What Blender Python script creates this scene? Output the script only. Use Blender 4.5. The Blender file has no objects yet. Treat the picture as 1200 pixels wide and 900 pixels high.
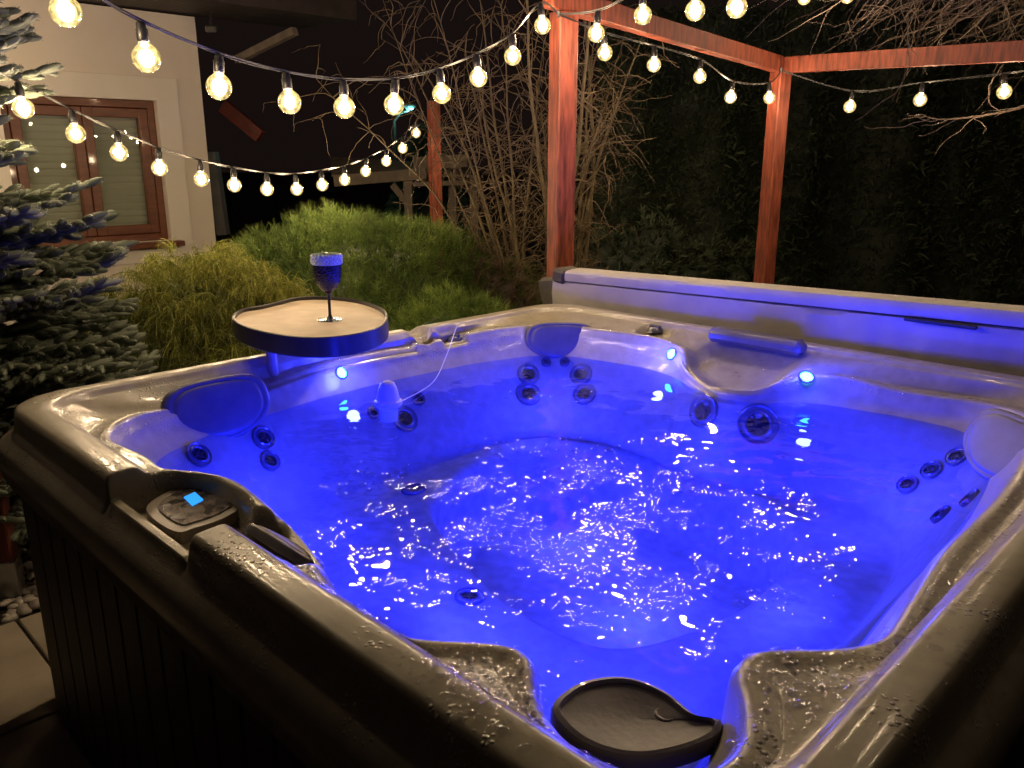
import bpy, math, random
import numpy as np
from mathutils import Vector, Matrix, noise
from mathutils.bvhtree import BVHTree
R = math.radians
random.seed(7); rng = np.random.default_rng(7)
sc = bpy.context.scene
col = sc.collection
# ------------------------------------------------------------------ camera calibration (real eye height 1.5 m)
F, HOR = 960.0, 185.0
TH = math.atan((450-HOR)/F)
EYE = Vector((0, 0, 1.5))
RIM = 0.90
def ray(px, py):
    x = (px-600)/F; y = -(py-450)/F
    return Vector((x, math.cos(TH)+y*math.sin(TH), -math.sin(TH)+y*math.cos(TH)))
def on_z(px, py, z):
    a = ray(px, py); return EYE+a*((z-1.5)/a.z)
def at_y(px, py, Y):
    a = ray(px, py); return EYE+a*(Y/a.y)
C0 = Vector((0.19, 2.02, RIM)); SQ = math.sqrt(.5)
TUBM = Matrix(((SQ, SQ, 0, C0.x), (-SQ, SQ, 0, C0.y), (0, 0, 1, C0.z), (0, 0, 0, 1)))   # tub-local (p,q,z) -> world
TUBI = TUBM.inverted()
def tl(px, py, z=0.0):                 # tub-local point at local height z
    return TUBI @ on_z(px, py, RIM+z)
# ------------------------------------------------------------------ materials
M = {}
def nm(name):
    m = bpy.data.materials.new(name); m.use_nodes = True; nt = m.node_tree; nt.nodes.clear()
    out = nt.nodes.new('ShaderNodeOutputMaterial'); M[name] = m
    return m, nt, out
def pbr(name, c1, c2=None, scale=8, rough=.5, bump=0, bscale=60, metal=0, coat=0, stretch=None, detail=6, ramp=(.35, .65), spec=.5, dist=.01, trans=0):
    m, nt, out = nm(name); N = nt.nodes; L = nt.links
    b = N.new('ShaderNodeBsdfPrincipled'); L.new(b.outputs[0], out.inputs[0])
    b.inputs['Roughness'].default_value = rough; b.inputs['Metallic'].default_value = metal
    b.inputs['Coat Weight'].default_value = coat; b.inputs['Coat Roughness'].default_value = .06
    b.inputs['Specular IOR Level'].default_value = spec
    b.inputs['Transmission Weight'].default_value = trans
    tc = N.new('ShaderNodeTexCoord'); mp = N.new('ShaderNodeMapping'); L.new(tc.outputs['Object'], mp.inputs[0])
    if stretch: mp.inputs['Scale'].default_value = stretch
    if c2 is None: c2 = tuple(x*.75 for x in c1)
    n = N.new('ShaderNodeTexNoise'); n.inputs['Scale'].default_value = scale; n.inputs['Detail'].default_value = detail
    L.new(mp.outputs[0], n.inputs['Vector'])
    r = N.new('ShaderNodeValToRGB'); r.color_ramp.elements[0].position = ramp[0]; r.color_ramp.elements[1].position = ramp[1]
    r.color_ramp.elements[0].color = (*c2, 1); r.color_ramp.elements[1].color = (*c1, 1)
    L.new(n.outputs[0], r.inputs[0]); L.new(r.outputs[0], b.inputs['Base Color'])
    rr = N.new('ShaderNodeMapRange'); rr.inputs[3].default_value = max(0, rough-.08); rr.inputs[4].default_value = min(1, rough+.1)
    L.new(n.outputs[0], rr.inputs[0]); L.new(rr.outputs[0], b.inputs['Roughness'])
    if bump:
        n2 = N.new('ShaderNodeTexNoise'); n2.inputs['Scale'].default_value = bscale; n2.inputs['Detail'].default_value = 5
        L.new(mp.outputs[0], n2.inputs['Vector'])
        bp = N.new('ShaderNodeBump'); bp.inputs['Strength'].default_value = bump; bp.inputs['Distance'].default_value = dist
        L.new(n2.outputs[0], bp.inputs['Height']); L.new(bp.outputs[0], b.inputs['Normal'])
    return m
def emis(name, c, s):
    m, nt, out = nm(name); e = nt.nodes.new('ShaderNodeEmission'); e.inputs[0].default_value = (*c, 1); e.inputs[1].default_value = s
    nt.links.new(e.outputs[0], out.inputs[0]); return m
def waterlike(name, tint, bumps=(), rough=0.0, ior=1.33):
    m, nt, out = nm(name); N = nt.nodes; L = nt.links
    t = N.new('ShaderNodeBsdfTransparent'); t.inputs[0].default_value = (*tint, 1)
    g = N.new('ShaderNodeBsdfGlossy'); g.inputs['Roughness'].default_value = rough
    f = N.new('ShaderNodeFresnel'); f.inputs[0].default_value = ior
    ge = N.new('ShaderNodeNewGeometry'); iv = N.new('ShaderNodeMath'); iv.operation = 'SUBTRACT'; iv.inputs[0].default_value = 1; L.new(ge.outputs['Backfacing'], iv.inputs[1])
    mu = N.new('ShaderNodeMath'); mu.operation = 'MULTIPLY'; L.new(f.outputs[0], mu.inputs[0]); L.new(iv.outputs[0], mu.inputs[1])
    mx = N.new('ShaderNodeMixShader'); L.new(mu.outputs[0], mx.inputs[0]); L.new(t.outputs[0], mx.inputs[1]); L.new(g.outputs[0], mx.inputs[2])
    L.new(mx.outputs[0], out.inputs[0])
    prev = None
    for sc_, st, di in bumps:
        tc = N.new('ShaderNodeTexCoord'); n = N.new('ShaderNodeTexNoise'); n.inputs['Scale'].default_value = sc_; n.inputs['Detail'].default_value = 3
        L.new(tc.outputs['Object'], n.inputs['Vector'])
        b = N.new('ShaderNodeBump'); b.inputs['Strength'].default_value = st; b.inputs['Distance'].default_value = di
        L.new(n.outputs[0], b.inputs['Height'])
        if prev: L.new(prev.outputs[0], b.inputs['Normal'])
        prev = b
    if prev: L.new(prev.outputs[0], g.inputs['Normal']); L.new(prev.outputs[0], f.inputs['Normal'])
    return m
pbr('shell', (.37, .342, .265), (.305, .28, .212), scale=26, rough=.30, bump=.12, bscale=140, coat=.3, detail=8, dist=.002)
pbr('cabinet', (.035, .028, .022), (.018, .015, .012), scale=6, rough=.55, bump=.5, bscale=30, stretch=(6, 6, .5))
pbr('pillow', (.13, .125, .14), (.10, .10, .115), scale=20, rough=.42, bump=.1, bscale=200, dist=.001)
pbr('panel_grey', (.33, .29, .25), (.28, .24, .2), scale=20, rough=.3)
pbr('panel_dark', (.22, .18, .15), (.02, .018, .018), scale=55, rough=.18, ramp=(.42, .58), coat=.6)
emis('screen', (.03, .3, 1), 1.3)
pbr('jet_ring', (.11, .11, .13), (.08, .08, .10), scale=20, rough=.2, coat=.5)
pbr('jet_dark', (.012, .012, .014), rough=.3, scale=10)
pbr('lid_plastic', (.10, .09, .115), (.075, .068, .09), scale=14, rough=.3, coat=.5, bump=.05, bscale=90)
pbr('cover', (.42, .40, .41), (.33, .315, .325), scale=5, rough=.5, bump=.35, bscale=26, detail=8, dist=.006)
pbr('cover_grey', (.07, .062, .055), (.04, .036, .032), scale=9, rough=.6, bump=.4, bscale=40)
pbr('black', (.02, .02, .02), (.012, .012, .012), rough=.4)
pbr('black_metal', (.03, .03, .035), (.02, .02, .025), rough=.35, scale=20)
pbr('steel', (.4, .4, .38), rough=.3, metal=.9)
pbr('stone_top', (.58, .48, .36), (.46, .37, .27), scale=14, rough=.5, detail=8, bump=.08, bscale=80)
pbr('red_wood', (.31, .070, .032), (.12, .025, .012), scale=11, rough=.62, bump=.25, bscale=30, stretch=(5, 5, .7), detail=7)
pbr('red_wood_dark', (.18, .035, .02), (.11, .025, .015), scale=9, rough=.6, bump=.25, bscale=30)
pbr('plaster', (.84, .77, .68), (.79, .72, .63), scale=3, rough=.85, bump=.3, bscale=220, dist=.004)
pbr('plaster_light', (.88, .83, .75), (.85, .8, .72), scale=3, rough=.8, bump=.25, bscale=220, dist=.004)
pbr('window_wood', (.19, .062, .028), (.13, .04, .018), scale=8, rough=.35, bump=.15, bscale=40, stretch=(1, 1, 4), coat=.3)
pbr('blind', (.80, .77, .66), (.74, .71, .6), scale=3, rough=.6)
pbr('soffit', (.06, .045, .035), (.035, .027, .022), scale=6, rough=.6, bump=.3, bscale=30)
pbr('grey_paint', (.12, .12, .12), rough=.5)
pbr('bark', (.14, .11, .065), (.08, .065, .04), scale=14, rough=.85, bump=.7, bscale=50)
pbr('willow_bark', (.15, .115, .05), (.08, .06, .03), scale=18, rough=.7, bump=.4, bscale=70)
pbr('willow_twig', (.15, .105, .05), (.08, .055, .03), scale=10, rough=.7)
pbr('twig_pale', (.15, .11, .08), (.09, .065, .05), scale=8, rough=.7)
pbr('old_wood', (.20, .16, .12), (.12, .10, .08), scale=8, rough=.8, bump=.4, bscale=30)
pbr('ground_soil', (.05, .038, .026), (.02, .016, .012), scale=26, rough=.95, bump=1, bscale=60, dist=.03, detail=10)
pbr('slab', (.46, .40, .31), (.33, .28, .21), scale=4, rough=.75, bump=.35, bscale=130, detail=10, dist=.004)
pbr('pebble', (.50, .46, .40), (.2, .17, .14), scale=9, rough=.6)
pbr('mulch', (.10, .06, .035), (.04, .026, .018), scale=20, rough=.9)
emis('led', (.06, .48, 1), 14)
emis('far_lamp', (.15, .9, .85), 9)
emis('filament', (1, .72, .43), 420)
nt = M['shell'].node_tree; N = nt.nodes; L = nt.links
b = [n for n in N if n.type == 'BSDF_PRINCIPLED'][0]; tc = N.new('ShaderNodeTexCoord'); sx = N.new('ShaderNodeSeparateXYZ'); L.new(tc.outputs['Object'], sx.inputs[0])
mr = N.new('ShaderNodeMapRange'); mr.inputs[1].default_value = -.15; mr.inputs[2].default_value = -.125; L.new(sx.outputs['Z'], mr.inputs[0])
for nm_, k in (('Coat Weight', .3), ('Specular IOR Level', .45)):
    mm = N.new('ShaderNodeMath'); mm.operation = 'MULTIPLY'; mm.inputs[1].default_value = k; L.new(mr.outputs[0], mm.inputs[0]); L.new(mm.outputs[0], b.inputs[nm_])
waterlike('water', (.45, .52, .98), bumps=(), rough=.02)
waterlike('droplet', (.93, .93, .95), rough=.06, ior=1.5)
waterlike('pane', (.85, .88, .86), rough=.0, ior=1.75)
# bulb glass: clear globe, warm emission put in for scattered filament light
m, nt, out = nm('bulb_glass'); N = nt.nodes; L = nt.links
t = N.new('ShaderNodeBsdfTransparent'); e = N.new('ShaderNodeEmission'); e.inputs[0].default_value = (1, .72, .26, 1); e.inputs[1].default_value = 3.6
n = N.new('ShaderNodeTexNoise'); n.inputs['Scale'].default_value = 60; tc = N.new('ShaderNodeTexCoord'); L.new(tc.outputs['Object'], n.inputs['Vector'])
mr = N.new('ShaderNodeMapRange'); mr.inputs[1].default_value = .35; mr.inputs[2].default_value = .65; mr.inputs[3].default_value = .12; mr.inputs[4].default_value = .42; L.new(n.outputs[0], mr.inputs[0])
m1 = N.new('ShaderNodeMixShader'); L.new(mr.outputs[0], m1.inputs[0]); L.new(t.outputs[0], m1.inputs[1]); L.new(e.outputs[0], m1.inputs[2])
g = N.new('ShaderNodeBsdfGlossy'); g.inputs['Roughness'].default_value = .02
f = N.new('ShaderNodeFresnel'); f.inputs[0].default_value = 1.45
m2 = N.new('ShaderNodeMixShader'); L.new(f.outputs[0], m2.inputs[0]); L.new(m1.outputs[0], m2.inputs[1]); L.new(g.outputs[0], m2.inputs[2]); L.new(m2.outputs[0], out.inputs[0])
# goblet glass
m, nt, out = nm('navy_glass'); N = nt.nodes; L = nt.links
b = N.new('ShaderNodeBsdfPrincipled'); b.inputs['Base Color'].default_value = (.008, .01, .06, 1); b.inputs['Roughness'].default_value = .12; b.inputs['Transmission Weight'].default_value = .35
v = N.new('ShaderNodeTexVoronoi'); v.inputs['Scale'].default_value = 160; tc = N.new('ShaderNodeTexCoord'); L.new(tc.outputs['Object'], v.inputs['Vector'])
bp = N.new('ShaderNodeBump'); bp.inputs['Strength'].default_value = .8; bp.inputs['Distance'].default_value = .003; L.new(v.outputs[0], bp.inputs['Height']); L.new(bp.outputs[0], b.inputs['Normal'])
L.new(b.outputs[0], out.inputs[0])
m, nt, out = nm('clear_glass'); N = nt.nodes; L = nt.links
b = N.new('ShaderNodeBsdfPrincipled'); b.inputs['Base Color'].default_value = (.75, .88, .80, 1); b.inputs['Roughness'].default_value = .15; b.inputs['Transmission Weight'].default_value = .15
v = N.new('ShaderNodeTexVoronoi'); v.inputs['Scale'].default_value = 140; tc = N.new('ShaderNodeTexCoord'); L.new(tc.outputs['Object'], v.inputs['Vector'])
bp = N.new('ShaderNodeBump'); bp.inputs['Strength'].default_value = 1; bp.inputs['Distance'].default_value = .004; L.new(v.outputs[0], bp.inputs['Height']); L.new(bp.outputs[0], b.inputs['Normal'])
L.new(b.outputs[0], out.inputs[0])
def foliage(name, cols, rough=.55, trans=.25, scale=9):
    m, nt, out = nm(name); N = nt.nodes; L = nt.links
    a = N.new('ShaderNodeAttribute'); a.attribute_name = 'tone'
    r = N.new('ShaderNodeValToRGB'); els = r.color_ramp.elements
    while len(els) < len(cols): els.new(.5)
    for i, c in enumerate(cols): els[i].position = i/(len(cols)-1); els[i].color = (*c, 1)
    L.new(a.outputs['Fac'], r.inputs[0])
    b = N.new('ShaderNodeBsdfPrincipled'); b.inputs['Roughness'].default_value = rough; b.inputs['Specular IOR Level'].default_value = .3; L.new(r.outputs[0], b.inputs['Base Color'])
    t = N.new('ShaderNodeBsdfTranslucent'); L.new(r.outputs[0], t.inputs[0])
    mx = N.new('ShaderNodeMixShader'); mx.inputs[0].default_value = trans; L.new(b.outputs[0], mx.inputs[1]); L.new(t.outputs[0], mx.inputs[2]); L.new(mx.outputs[0], out.inputs[0])
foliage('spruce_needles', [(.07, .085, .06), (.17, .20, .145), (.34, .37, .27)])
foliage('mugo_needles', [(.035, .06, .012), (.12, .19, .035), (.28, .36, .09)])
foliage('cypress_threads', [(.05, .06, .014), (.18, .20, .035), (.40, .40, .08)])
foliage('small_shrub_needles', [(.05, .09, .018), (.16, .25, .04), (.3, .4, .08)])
foliage('hedge_leaves', [(.03, .042, .026), (.06, .08, .045), (.11, .14, .08)], trans=.1)
foliage('heather_twigs', [(.05, .035, .025), (.10, .07, .045), (.16, .11, .07)])
foliage('far_conifer', [(.02, .06, .05), (.05, .12, .10), (.1, .2, .16)])
nt = M['shell'].node_tree; N = nt.nodes; L = nt.links
b = [n for n in N if n.type == 'BSDF_PRINCIPLED'][0]; old = b.inputs['Normal'].links[0].from_socket; tc = N.new('ShaderNodeTexCoord')
vo = N.new('ShaderNodeTexVoronoi'); vo.inputs['Scale'].default_value = 105; L.new(tc.outputs['Object'], vo.inputs['Vector'])
mr = N.new('ShaderNodeMapRange'); mr.inputs[1].default_value = .42; mr.inputs[2].default_value = 0; mr.interpolation_type = 'SMOOTHSTEP'; L.new(vo.outputs['Distance'], mr.inputs[0])
no = N.new('ShaderNodeTexNoise'); no.inputs['Scale'].default_value = 7; no.inputs['Detail'].default_value = 4; L.new(tc.outputs['Object'], no.inputs['Vector'])
m2 = N.new('ShaderNodeMapRange'); m2.inputs[1].default_value = .50; m2.inputs[2].default_value = .60; L.new(no.outputs[0], m2.inputs[0])
sx = N.new('ShaderNodeSeparateXYZ'); L.new(tc.outputs['Object'], sx.inputs[0])
m3 = N.new('ShaderNodeMapRange'); m3.inputs[1].default_value = -.12; m3.inputs[2].default_value = -.06; L.new(sx.outputs['Z'], m3.inputs[0])
a1 = N.new('ShaderNodeMath'); a1.operation = 'MULTIPLY'; L.new(mr.outputs[0], a1.inputs[0]); L.new(m2.outputs[0], a1.inputs[1])
a2 = N.new('ShaderNodeMath'); a2.operation = 'MULTIPLY'; L.new(a1.outputs[0], a2.inputs[0]); L.new(m3.outputs[0], a2.inputs[1])
bp = N.new('ShaderNodeBump'); bp.inputs['Strength'].default_value = .9; bp.inputs['Distance'].default_value = .0022; L.new(a2.outputs[0], bp.inputs['Height']); L.new(old, bp.inputs['Normal']); L.new(bp.outputs[0], b.inputs['Normal']); L.new(bp.outputs[0], b.inputs['Coat Normal'])
b.inputs['Coat Roughness'].default_value = .03
# ------------------------------------------------------------------ mesh helpers
def tag(o, label=None, cat=None, group=None, kind=None):
    if label: o['label'] = label
    if cat: o['category'] = cat
    if group: o['group'] = group
    if kind: o['kind'] = kind
    return o
def empty(name, loc, label, cat, group=None, mat=None):
    o = bpy.data.objects.new(name, None); col.objects.link(o)
    if mat is not None: o.matrix_world = mat
    else: o.location = loc
    return tag(o, label, cat, group)
def link(name, me, parent=None, loc=None):
    o = bpy.data.objects.new(name, me); col.objects.link(o)
    if parent is not None: o.parent = parent
    if loc is not None: o.location = loc
    return o
def mesh(name, V, Fc, mat, smooth=True, tone=None):
    me = bpy.data.meshes.new(name)
    if isinstance(V, np.ndarray) and isinstance(Fc, np.ndarray):
        k = Fc.shape[1]; me.vertices.add(len(V)); me.vertices.foreach_set('co', V.astype(np.float32).ravel())
        me.loops.add(Fc.size); me.loops.foreach_set('vertex_index', Fc.astype(np.int32).ravel())
        me.polygons.add(len(Fc)); me.polygons.foreach_set('loop_start', np.arange(0, Fc.size, k, dtype=np.int32)); me.polygons.foreach_set('loop_total', np.full(len(Fc), k, dtype=np.int32))
        me.update(calc_edges=True)
    else:
        me.from_pydata([tuple(v) for v in V], [], [tuple(f) for f in Fc])
    me.materials.append(M[mat])
    me.polygons.foreach_set('use_smooth', np.full(len(me.polygons), smooth))
    if tone is not None:
        a = me.attributes.new('tone', 'FLOAT', 'POINT'); a.data.foreach_set('value', np.asarray(tone, dtype=np.float32))
    me.update(); return me
class MB:
    def __init__(s): s.v = []; s.f = []
    def add(s, V, Fc):
        n = len(s.v); s.v += [Vector(v) for v in V]; s.f += [tuple(i+n for i in f) for f in Fc]; return s
    def box(s, c, sz, mat=None, bev=0):
        x, y, z = [a/2 for a in sz]; c = Vector(c)
        if bev:
            bv = min(bev, x*.9, y*.9, z*.9); V = []; idx = {}
            for sx in (-1, 1):
                for sy in (-1, 1):
                    for sz_ in (-1, 1):
                        for k in range(3):
                            p = [sx*(x-bv), sy*(y-bv), sz_*(z-bv)]; p[k] = (sx*x, sy*y, sz_*z)[k]
                            idx[(sx, sy, sz_, k)] = len(V); V.append(Vector(p))
            Fc = []
            for k in range(3):
                a, b_ = [j for j in range(3) if j != k]
                for sg in (-1, 1):
                    q = []
                    for (u, w) in ((-1, -1), (1, -1), (1, 1), (-1, 1)):
                        t_ = [0, 0, 0]; t_[k] = sg; t_[a] = u; t_[b_] = w; q.append(idx[(*t_, k)])
                    Fc.append(q)
            for k in range(3):
                a, b_ = [j for j in range(3) if j != k]
                for u in (-1, 1):
                    for w in (-1, 1):
                        q = []
                        for (sg, kk) in ((-1, a), (1, a), (1, b_), (-1, b_)):
                            t_ = [0, 0, 0]; t_[k] = sg; t_[a] = u; t_[b_] = w; q.append(idx[(*t_, kk)])
                        Fc.append(q)
            for sx in (-1, 1):
                for sy in (-1, 1):
                    for sz_ in (-1, 1): Fc.append([idx[(sx, sy, sz_, k)] for k in range(3)])
        else:
            V = [Vector((sx*x, sy*y, sz_*z)) for sx in (-1, 1) for sy in (-1, 1) for sz_ in (-1, 1)]
            Fc = [(0, 1, 3, 2), (4, 6, 7, 5), (0, 4, 5, 1), (2, 3, 7, 6), (0, 2, 6, 4), (1, 5, 7, 3)]
        V = [(mat @ v if mat else v)+c for v in V]
        return s.add(V, Fc)
    def beam(s, a, b, w, h, bev=.004, up=Vector((0, 0, 1))):
        a = Vector(a); b = Vector(b); d = b-a; L_ = d.length; d.normalize()
        x = d.cross(up); x = x.normalized() if x.length > 1e-4 else Vector((1, 0, 0)); u = x.cross(d)
        m = Matrix((x, d, u)).transposed()
        return s.box((a+b)/2, (w, L_, h), m, bev)
    def tube(s, pts, rad, n=8, cap=True):
        pts = [Vector(p) for p in pts]; m = len(pts); V = []; nrm = None
        for i, p in enumerate(pts):
            t = (pts[min(i+1, m-1)]-pts[max(i-1, 0)]).normalized()
            if nrm is None: nrm = t.orthogonal().normalized()
            nrm = (nrm-t*nrm.dot(t))
            nrm = nrm.normalized() if nrm.length > 1e-6 else t.orthogonal().normalized()
            bn = t.cross(nrm); r = rad[i] if hasattr(rad, '__len__') else rad
            for k in range(n): V.append(p+(nrm*math.cos(2*math.pi*k/n)+bn*math.sin(2*math.pi*k/n))*r)
        Fc = [(i*n+k, i*n+(k+1) % n, (i+1)*n+(k+1) % n, (i+1)*n+k) for i in range(m-1) for k in range(n)]
        if cap: Fc += [tuple(range(n))[::-1], tuple((m-1)*n+k for k in range(n))]
        return s.add(V, Fc)
    def lathe(s, prof, n=32, c=(0, 0, 0), closed=False):
        c = Vector(c); V = [c+Vector((r*math.cos(2*math.pi*k/n), r*math.sin(2*math.pi*k/n), z)) for r, z in prof for k in range(n)]
        m = len(prof); Fc = [(i*n+k, i*n+(k+1) % n, (i+1)*n+(k+1) % n, (i+1)*n+k) for i in range(m-1) for k in range(n)]
        return s.add(V, Fc)
    def prism(s, poly, z0, z1):
        n = len(poly); V = [Vector((p[0], p[1], z0)) for p in poly]+[Vector((p[0], p[1], z1)) for p in poly]
        Fc = [tuple(range(n))[::-1], tuple(range(n, 2*n))]+[(i, (i+1) % n, n+(i+1) % n, n+i) for i in range(n)]
        return s.add(V, Fc)
    def xf(s, m): s.v = [m @ v for v in s.v]; return s
    def build(s, name, mat, parent=None, smooth=False, loc=None):
        me = mesh(name, s.v, s.f, mat, smooth); 
        if smooth is True and len(s.f) < 60000:
            try: me.set_sharp_from_angle(angle=R(40))
            except Exception: pass
        return link(name, me, parent, loc)
def catmull(P, k=12, closed=False):
    P = [Vector(p) for p in P]; n = len(P); o = []
    rngs = range(n) if closed else range(n-1)
    for i in rngs:
        if closed: a, b, c, d = P[(i-1) % n], P[i], P[(i+1) % n], P[(i+2) % n]
        else: a, b, c, d = P[max(i-1, 0)], P[i], P[i+1], P[min(i+2, n-1)]
        for j in range(k):
            t = j/k; o.append(.5*((2*b)+(c-a)*t+(2*a-5*b+4*c-d)*t*t+(3*b-a-3*c+d)*t**3))
    if not closed: o.append(P[-1])
    return o
def smst(a, b, x):
    t = np.clip((x-a)/(b-a), 0, 1); return t*t*(3-2*t)
# ------------------------------------------------------------------ HOT TUB SHELL (tub-local p,q,z; z=0 is rim top)
ctrl = [(-.60,-.955,-.02),(-.72,-.905,-.03),(-.80,-.80,-.035),(-.86,-.62,-.05),(-.90,-.42,-.045),(-.94,-.2,-.035),(-.95,.05,-.035),(-.94,.3,-.04),(-.91,.55,-.03),(-.82,.76,-.03),(-.62,.82,-.03),(-.42,.85,-.03),(-.28,.83,-.045),(-.17,.745,-.07),(-.06,.685,-.085),(.05,.67,-.085),(.14,.73,-.075),(.21,.825,-.055),(.30,.88,-.055),(.43,.89,-.065),(.55,.90,-.065),(.67,.905,-.06),(.79,.83,-.05),(.85,.62,-.035),(.89,.4,-.025),
 (.92,.1,-.02),(.925,-.2,-.02),(.945,-.41,-.02),(.955,-.525,-.02),(.925,-.59,-.02),(.855,-.665,-.02),(.85,-.72,-.02),(.90,-.785,-.02),(.93,-.85,-.02),(.925,-.91,-.02),(.88,-.955,-.02),(.82,-.975,-.02),(.75,-.96,-.02),
 (.70,-.925,-.02),(.665,-.89,-.02),(.62,-.885,-.02),(.56,-.93,-.02),(.50,-.975,-.02),(.415,-.98,-.02),(.34,-.975,-.02),(.23,-.94,-.02),(.1,-.905,-.02),(-.05,-.88,-.02),(-.18,-.87,-.02),(-.27,-.90,-.02),(-.34,-.945,-.02),(-.42,-.94,-.02),(-.50,-.945,-.02)]
NU = 1500
cv = np.array([tuple(p) for p in catmull(ctrl, 40, True)])
seg = np.linalg.norm(np.roll(cv, -1, 0)[:, :2]-cv[:, :2], axis=1); cum = np.concatenate([[0], np.cumsum(seg)])
cc = np.vstack([cv, cv[:1]]); us = np.linspace(0, cum[-1], NU, endpoint=False)
edge = np.stack([np.interp(us, cum, cc[:, i]) for i in range(3)], 1)
def csmooth(A, s):
    k = np.arange(-NU//2, NU//2); w = np.exp(-.5*(k/s)**2); w /= w.sum(); W = np.fft.rfft(np.fft.ifftshift(w))
    return np.stack([np.fft.irfft(np.fft.rfft(A[:, i])*W, NU) for i in range(A.shape[1])], 1)
edge = csmooth(edge, 4)
tg = np.roll(edge, -1, 0)-np.roll(edge, 1, 0); nr = np.stack([-tg[:, 1], tg[:, 0]], 1); nr /= np.linalg.norm(nr, axis=1)[:, None]
if (nr*edge[:, :2]).sum() < 0: nr = -nr
ang = np.arctan2(edge[:, 1], edge[:, 0])
def rsq(a, h, r):                       # rounded-square radius by angle
    c, s = abs(math.cos(a)), abs(math.sin(a)); k = h-r
    if c*h/max(s, 1e-9) <= k and s > c: return h/s
    if s*h/max(c, 1e-9) <= k and c >= s: return h/c
    B = c*k+s*k; return B+math.sqrt(max(B*B-(2*k*k-r*r), 0))
def sqring(h, r, z):
    rad = np.array([rsq(a, h, r) for a in ang]); return np.stack([rad*np.cos(ang), rad*np.sin(ang), np.full(NU, z)], 1)
def eoff(d, z):
    o = edge.copy(); o[:, :2] += nr*d; o[:, 2] = edge[:, 2]+z; return o
rings = []
tw = csmooth(edge, 10)
FW = [(-.49,-.1),(-.62,.18),(-.59,.48),(-.42,.67),(-.06,.67),(.25,.55),(.44,.36),(.46,.16),(.46,-.05),(.36,-.32),(.12,-.36),(-.12,-.30),(-.36,-.2)]
fwc = np.array([tuple(p)[:2] for p in catmull([(a, b, 0) for a, b in FW], 30, True)])
fa = np.arctan2(fwc[:, 1], fwc[:, 0]); o_ = np.argsort(fa); fa = fa[o_]; fr = np.hypot(fwc[o_, 0], fwc[o_, 1])
sm1 = csmooth(edge, 22); sm2 = csmooth(edge, 45)
def fwring(sc_, z, src=None):
    a = np.arctan2(sm2[:, 1], sm2[:, 0]); r = np.interp(a, fa, fr, period=2*math.pi)*sc_
    return np.stack([r*np.cos(a), r*np.sin(a), np.full(NU, z)], 1)
# bottom up: floor centre, footwell, seats, walls
for s_ in (.0005, .3, .6, .85): rings.append(fwring(s_, -.66))
rings.append(fwring(.93, -.655)); rings.append(fwring(.955, -.64)); rings.append(fwring(.975, -.60)); rings.append(fwring(.99, -.50)); rings.append(fwring(1.0, -.44)); rings.append(fwring(1.012, -.415)); rings.append(fwring(1.035, -.402)); rings.append(fwring(1.07, -.398))
def wallring(depth):
    s = float(smst(.02, .2, depth)); s2 = float(smst(.15, .36, depth))
    A = edge*(1-s)+sm1*s; A = A*(1-s2)+sm2*s2
    A = A.copy(); A[:, :2] *= 1-.06*min(depth/.13, 1)-.16*(max(depth-.13, 0)/.25)
    z0 = edge[:, 2]*(1-smst(.03, .16, depth)); A[:, 2] = z0-depth; return A
wb = wallring(.36); wb[:, 2] = -.36
f_ = fwring(1.07, -.398)
for t_ in (.1, .25, .45, .65, .8, .9, .96):
    A = f_*(1-t_)+wb*t_; th = ang
    A[:, 2] = -.398+.012*np.sin(3*th+1)*math.sin(math.pi*t_)+(.01 if t_ > .9 else 0); rings.append(A)
for dp in (.375, .355, .33, .30, .27, .24, .21, .18, .15, .13, .11, .09, .07, .05, .035, .022): rings.append(wallring(dp) if dp < .36 else wallring(dp))
ib = len(rings)
for d_, z_ in ((.0, -.012), (.002, -.006), (.006, -.001), (.012, .003), (.020, .004), (.030, .002), (.042, .000)): rings.append(eoff(d_, z_))
inner = eoff(.055, -.001); midin = sqring(.985, .17, -.014)
# keep the inner band from crossing the mid line
for t_ in (0, .12, .25, .4, .55, .7, .85, 1):
    A = inner*(1-t_)+midin*t_; A[:, 2] = inner[:, 2]*(1-t_)+(-.014)*t_
    lim = np.hypot(midin[:, 0], midin[:, 1]); rr_ = np.hypot(A[:, 0], A[:, 1]); k_ = np.minimum(1, lim/rr_); A[:, :2] *= k_[:, None]; rings.append(A)
for h_, r_, z_ in ((.992, .165, -.012), (.998, .163, -.004), (1.004, .16, .001), (1.012, .158, .003), (1.025, .155, .003), (1.04, .15, .002), (1.054, .145, 0.001), (1.06, .145, -0.001), (1.064, .145, -0.004), (1.067, .145, -0.01), (1.069, .145, -0.022), (1.07, .145, -0.036), (1.072, .145, -0.05), (1.075, .145, -0.06), (1.08, .145, -0.068), (1.087, .145, -0.074), (1.095, .145, -0.08), (1.103, .145, -0.089), (1.109, .145, -0.102), (1.112, .145, -0.12), (1.112, .145, -0.14), (1.11, .145, -0.16), (1.106, .145, -0.18), (1.1, .145, -0.197), (1.092, .145, -0.206), (1.08, .145, -0.21), (1.066, .145, -0.211)):
    rings.append(sqring(h_, r_, z_))
S = np.stack(rings)                     # rings x NU x 3
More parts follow.
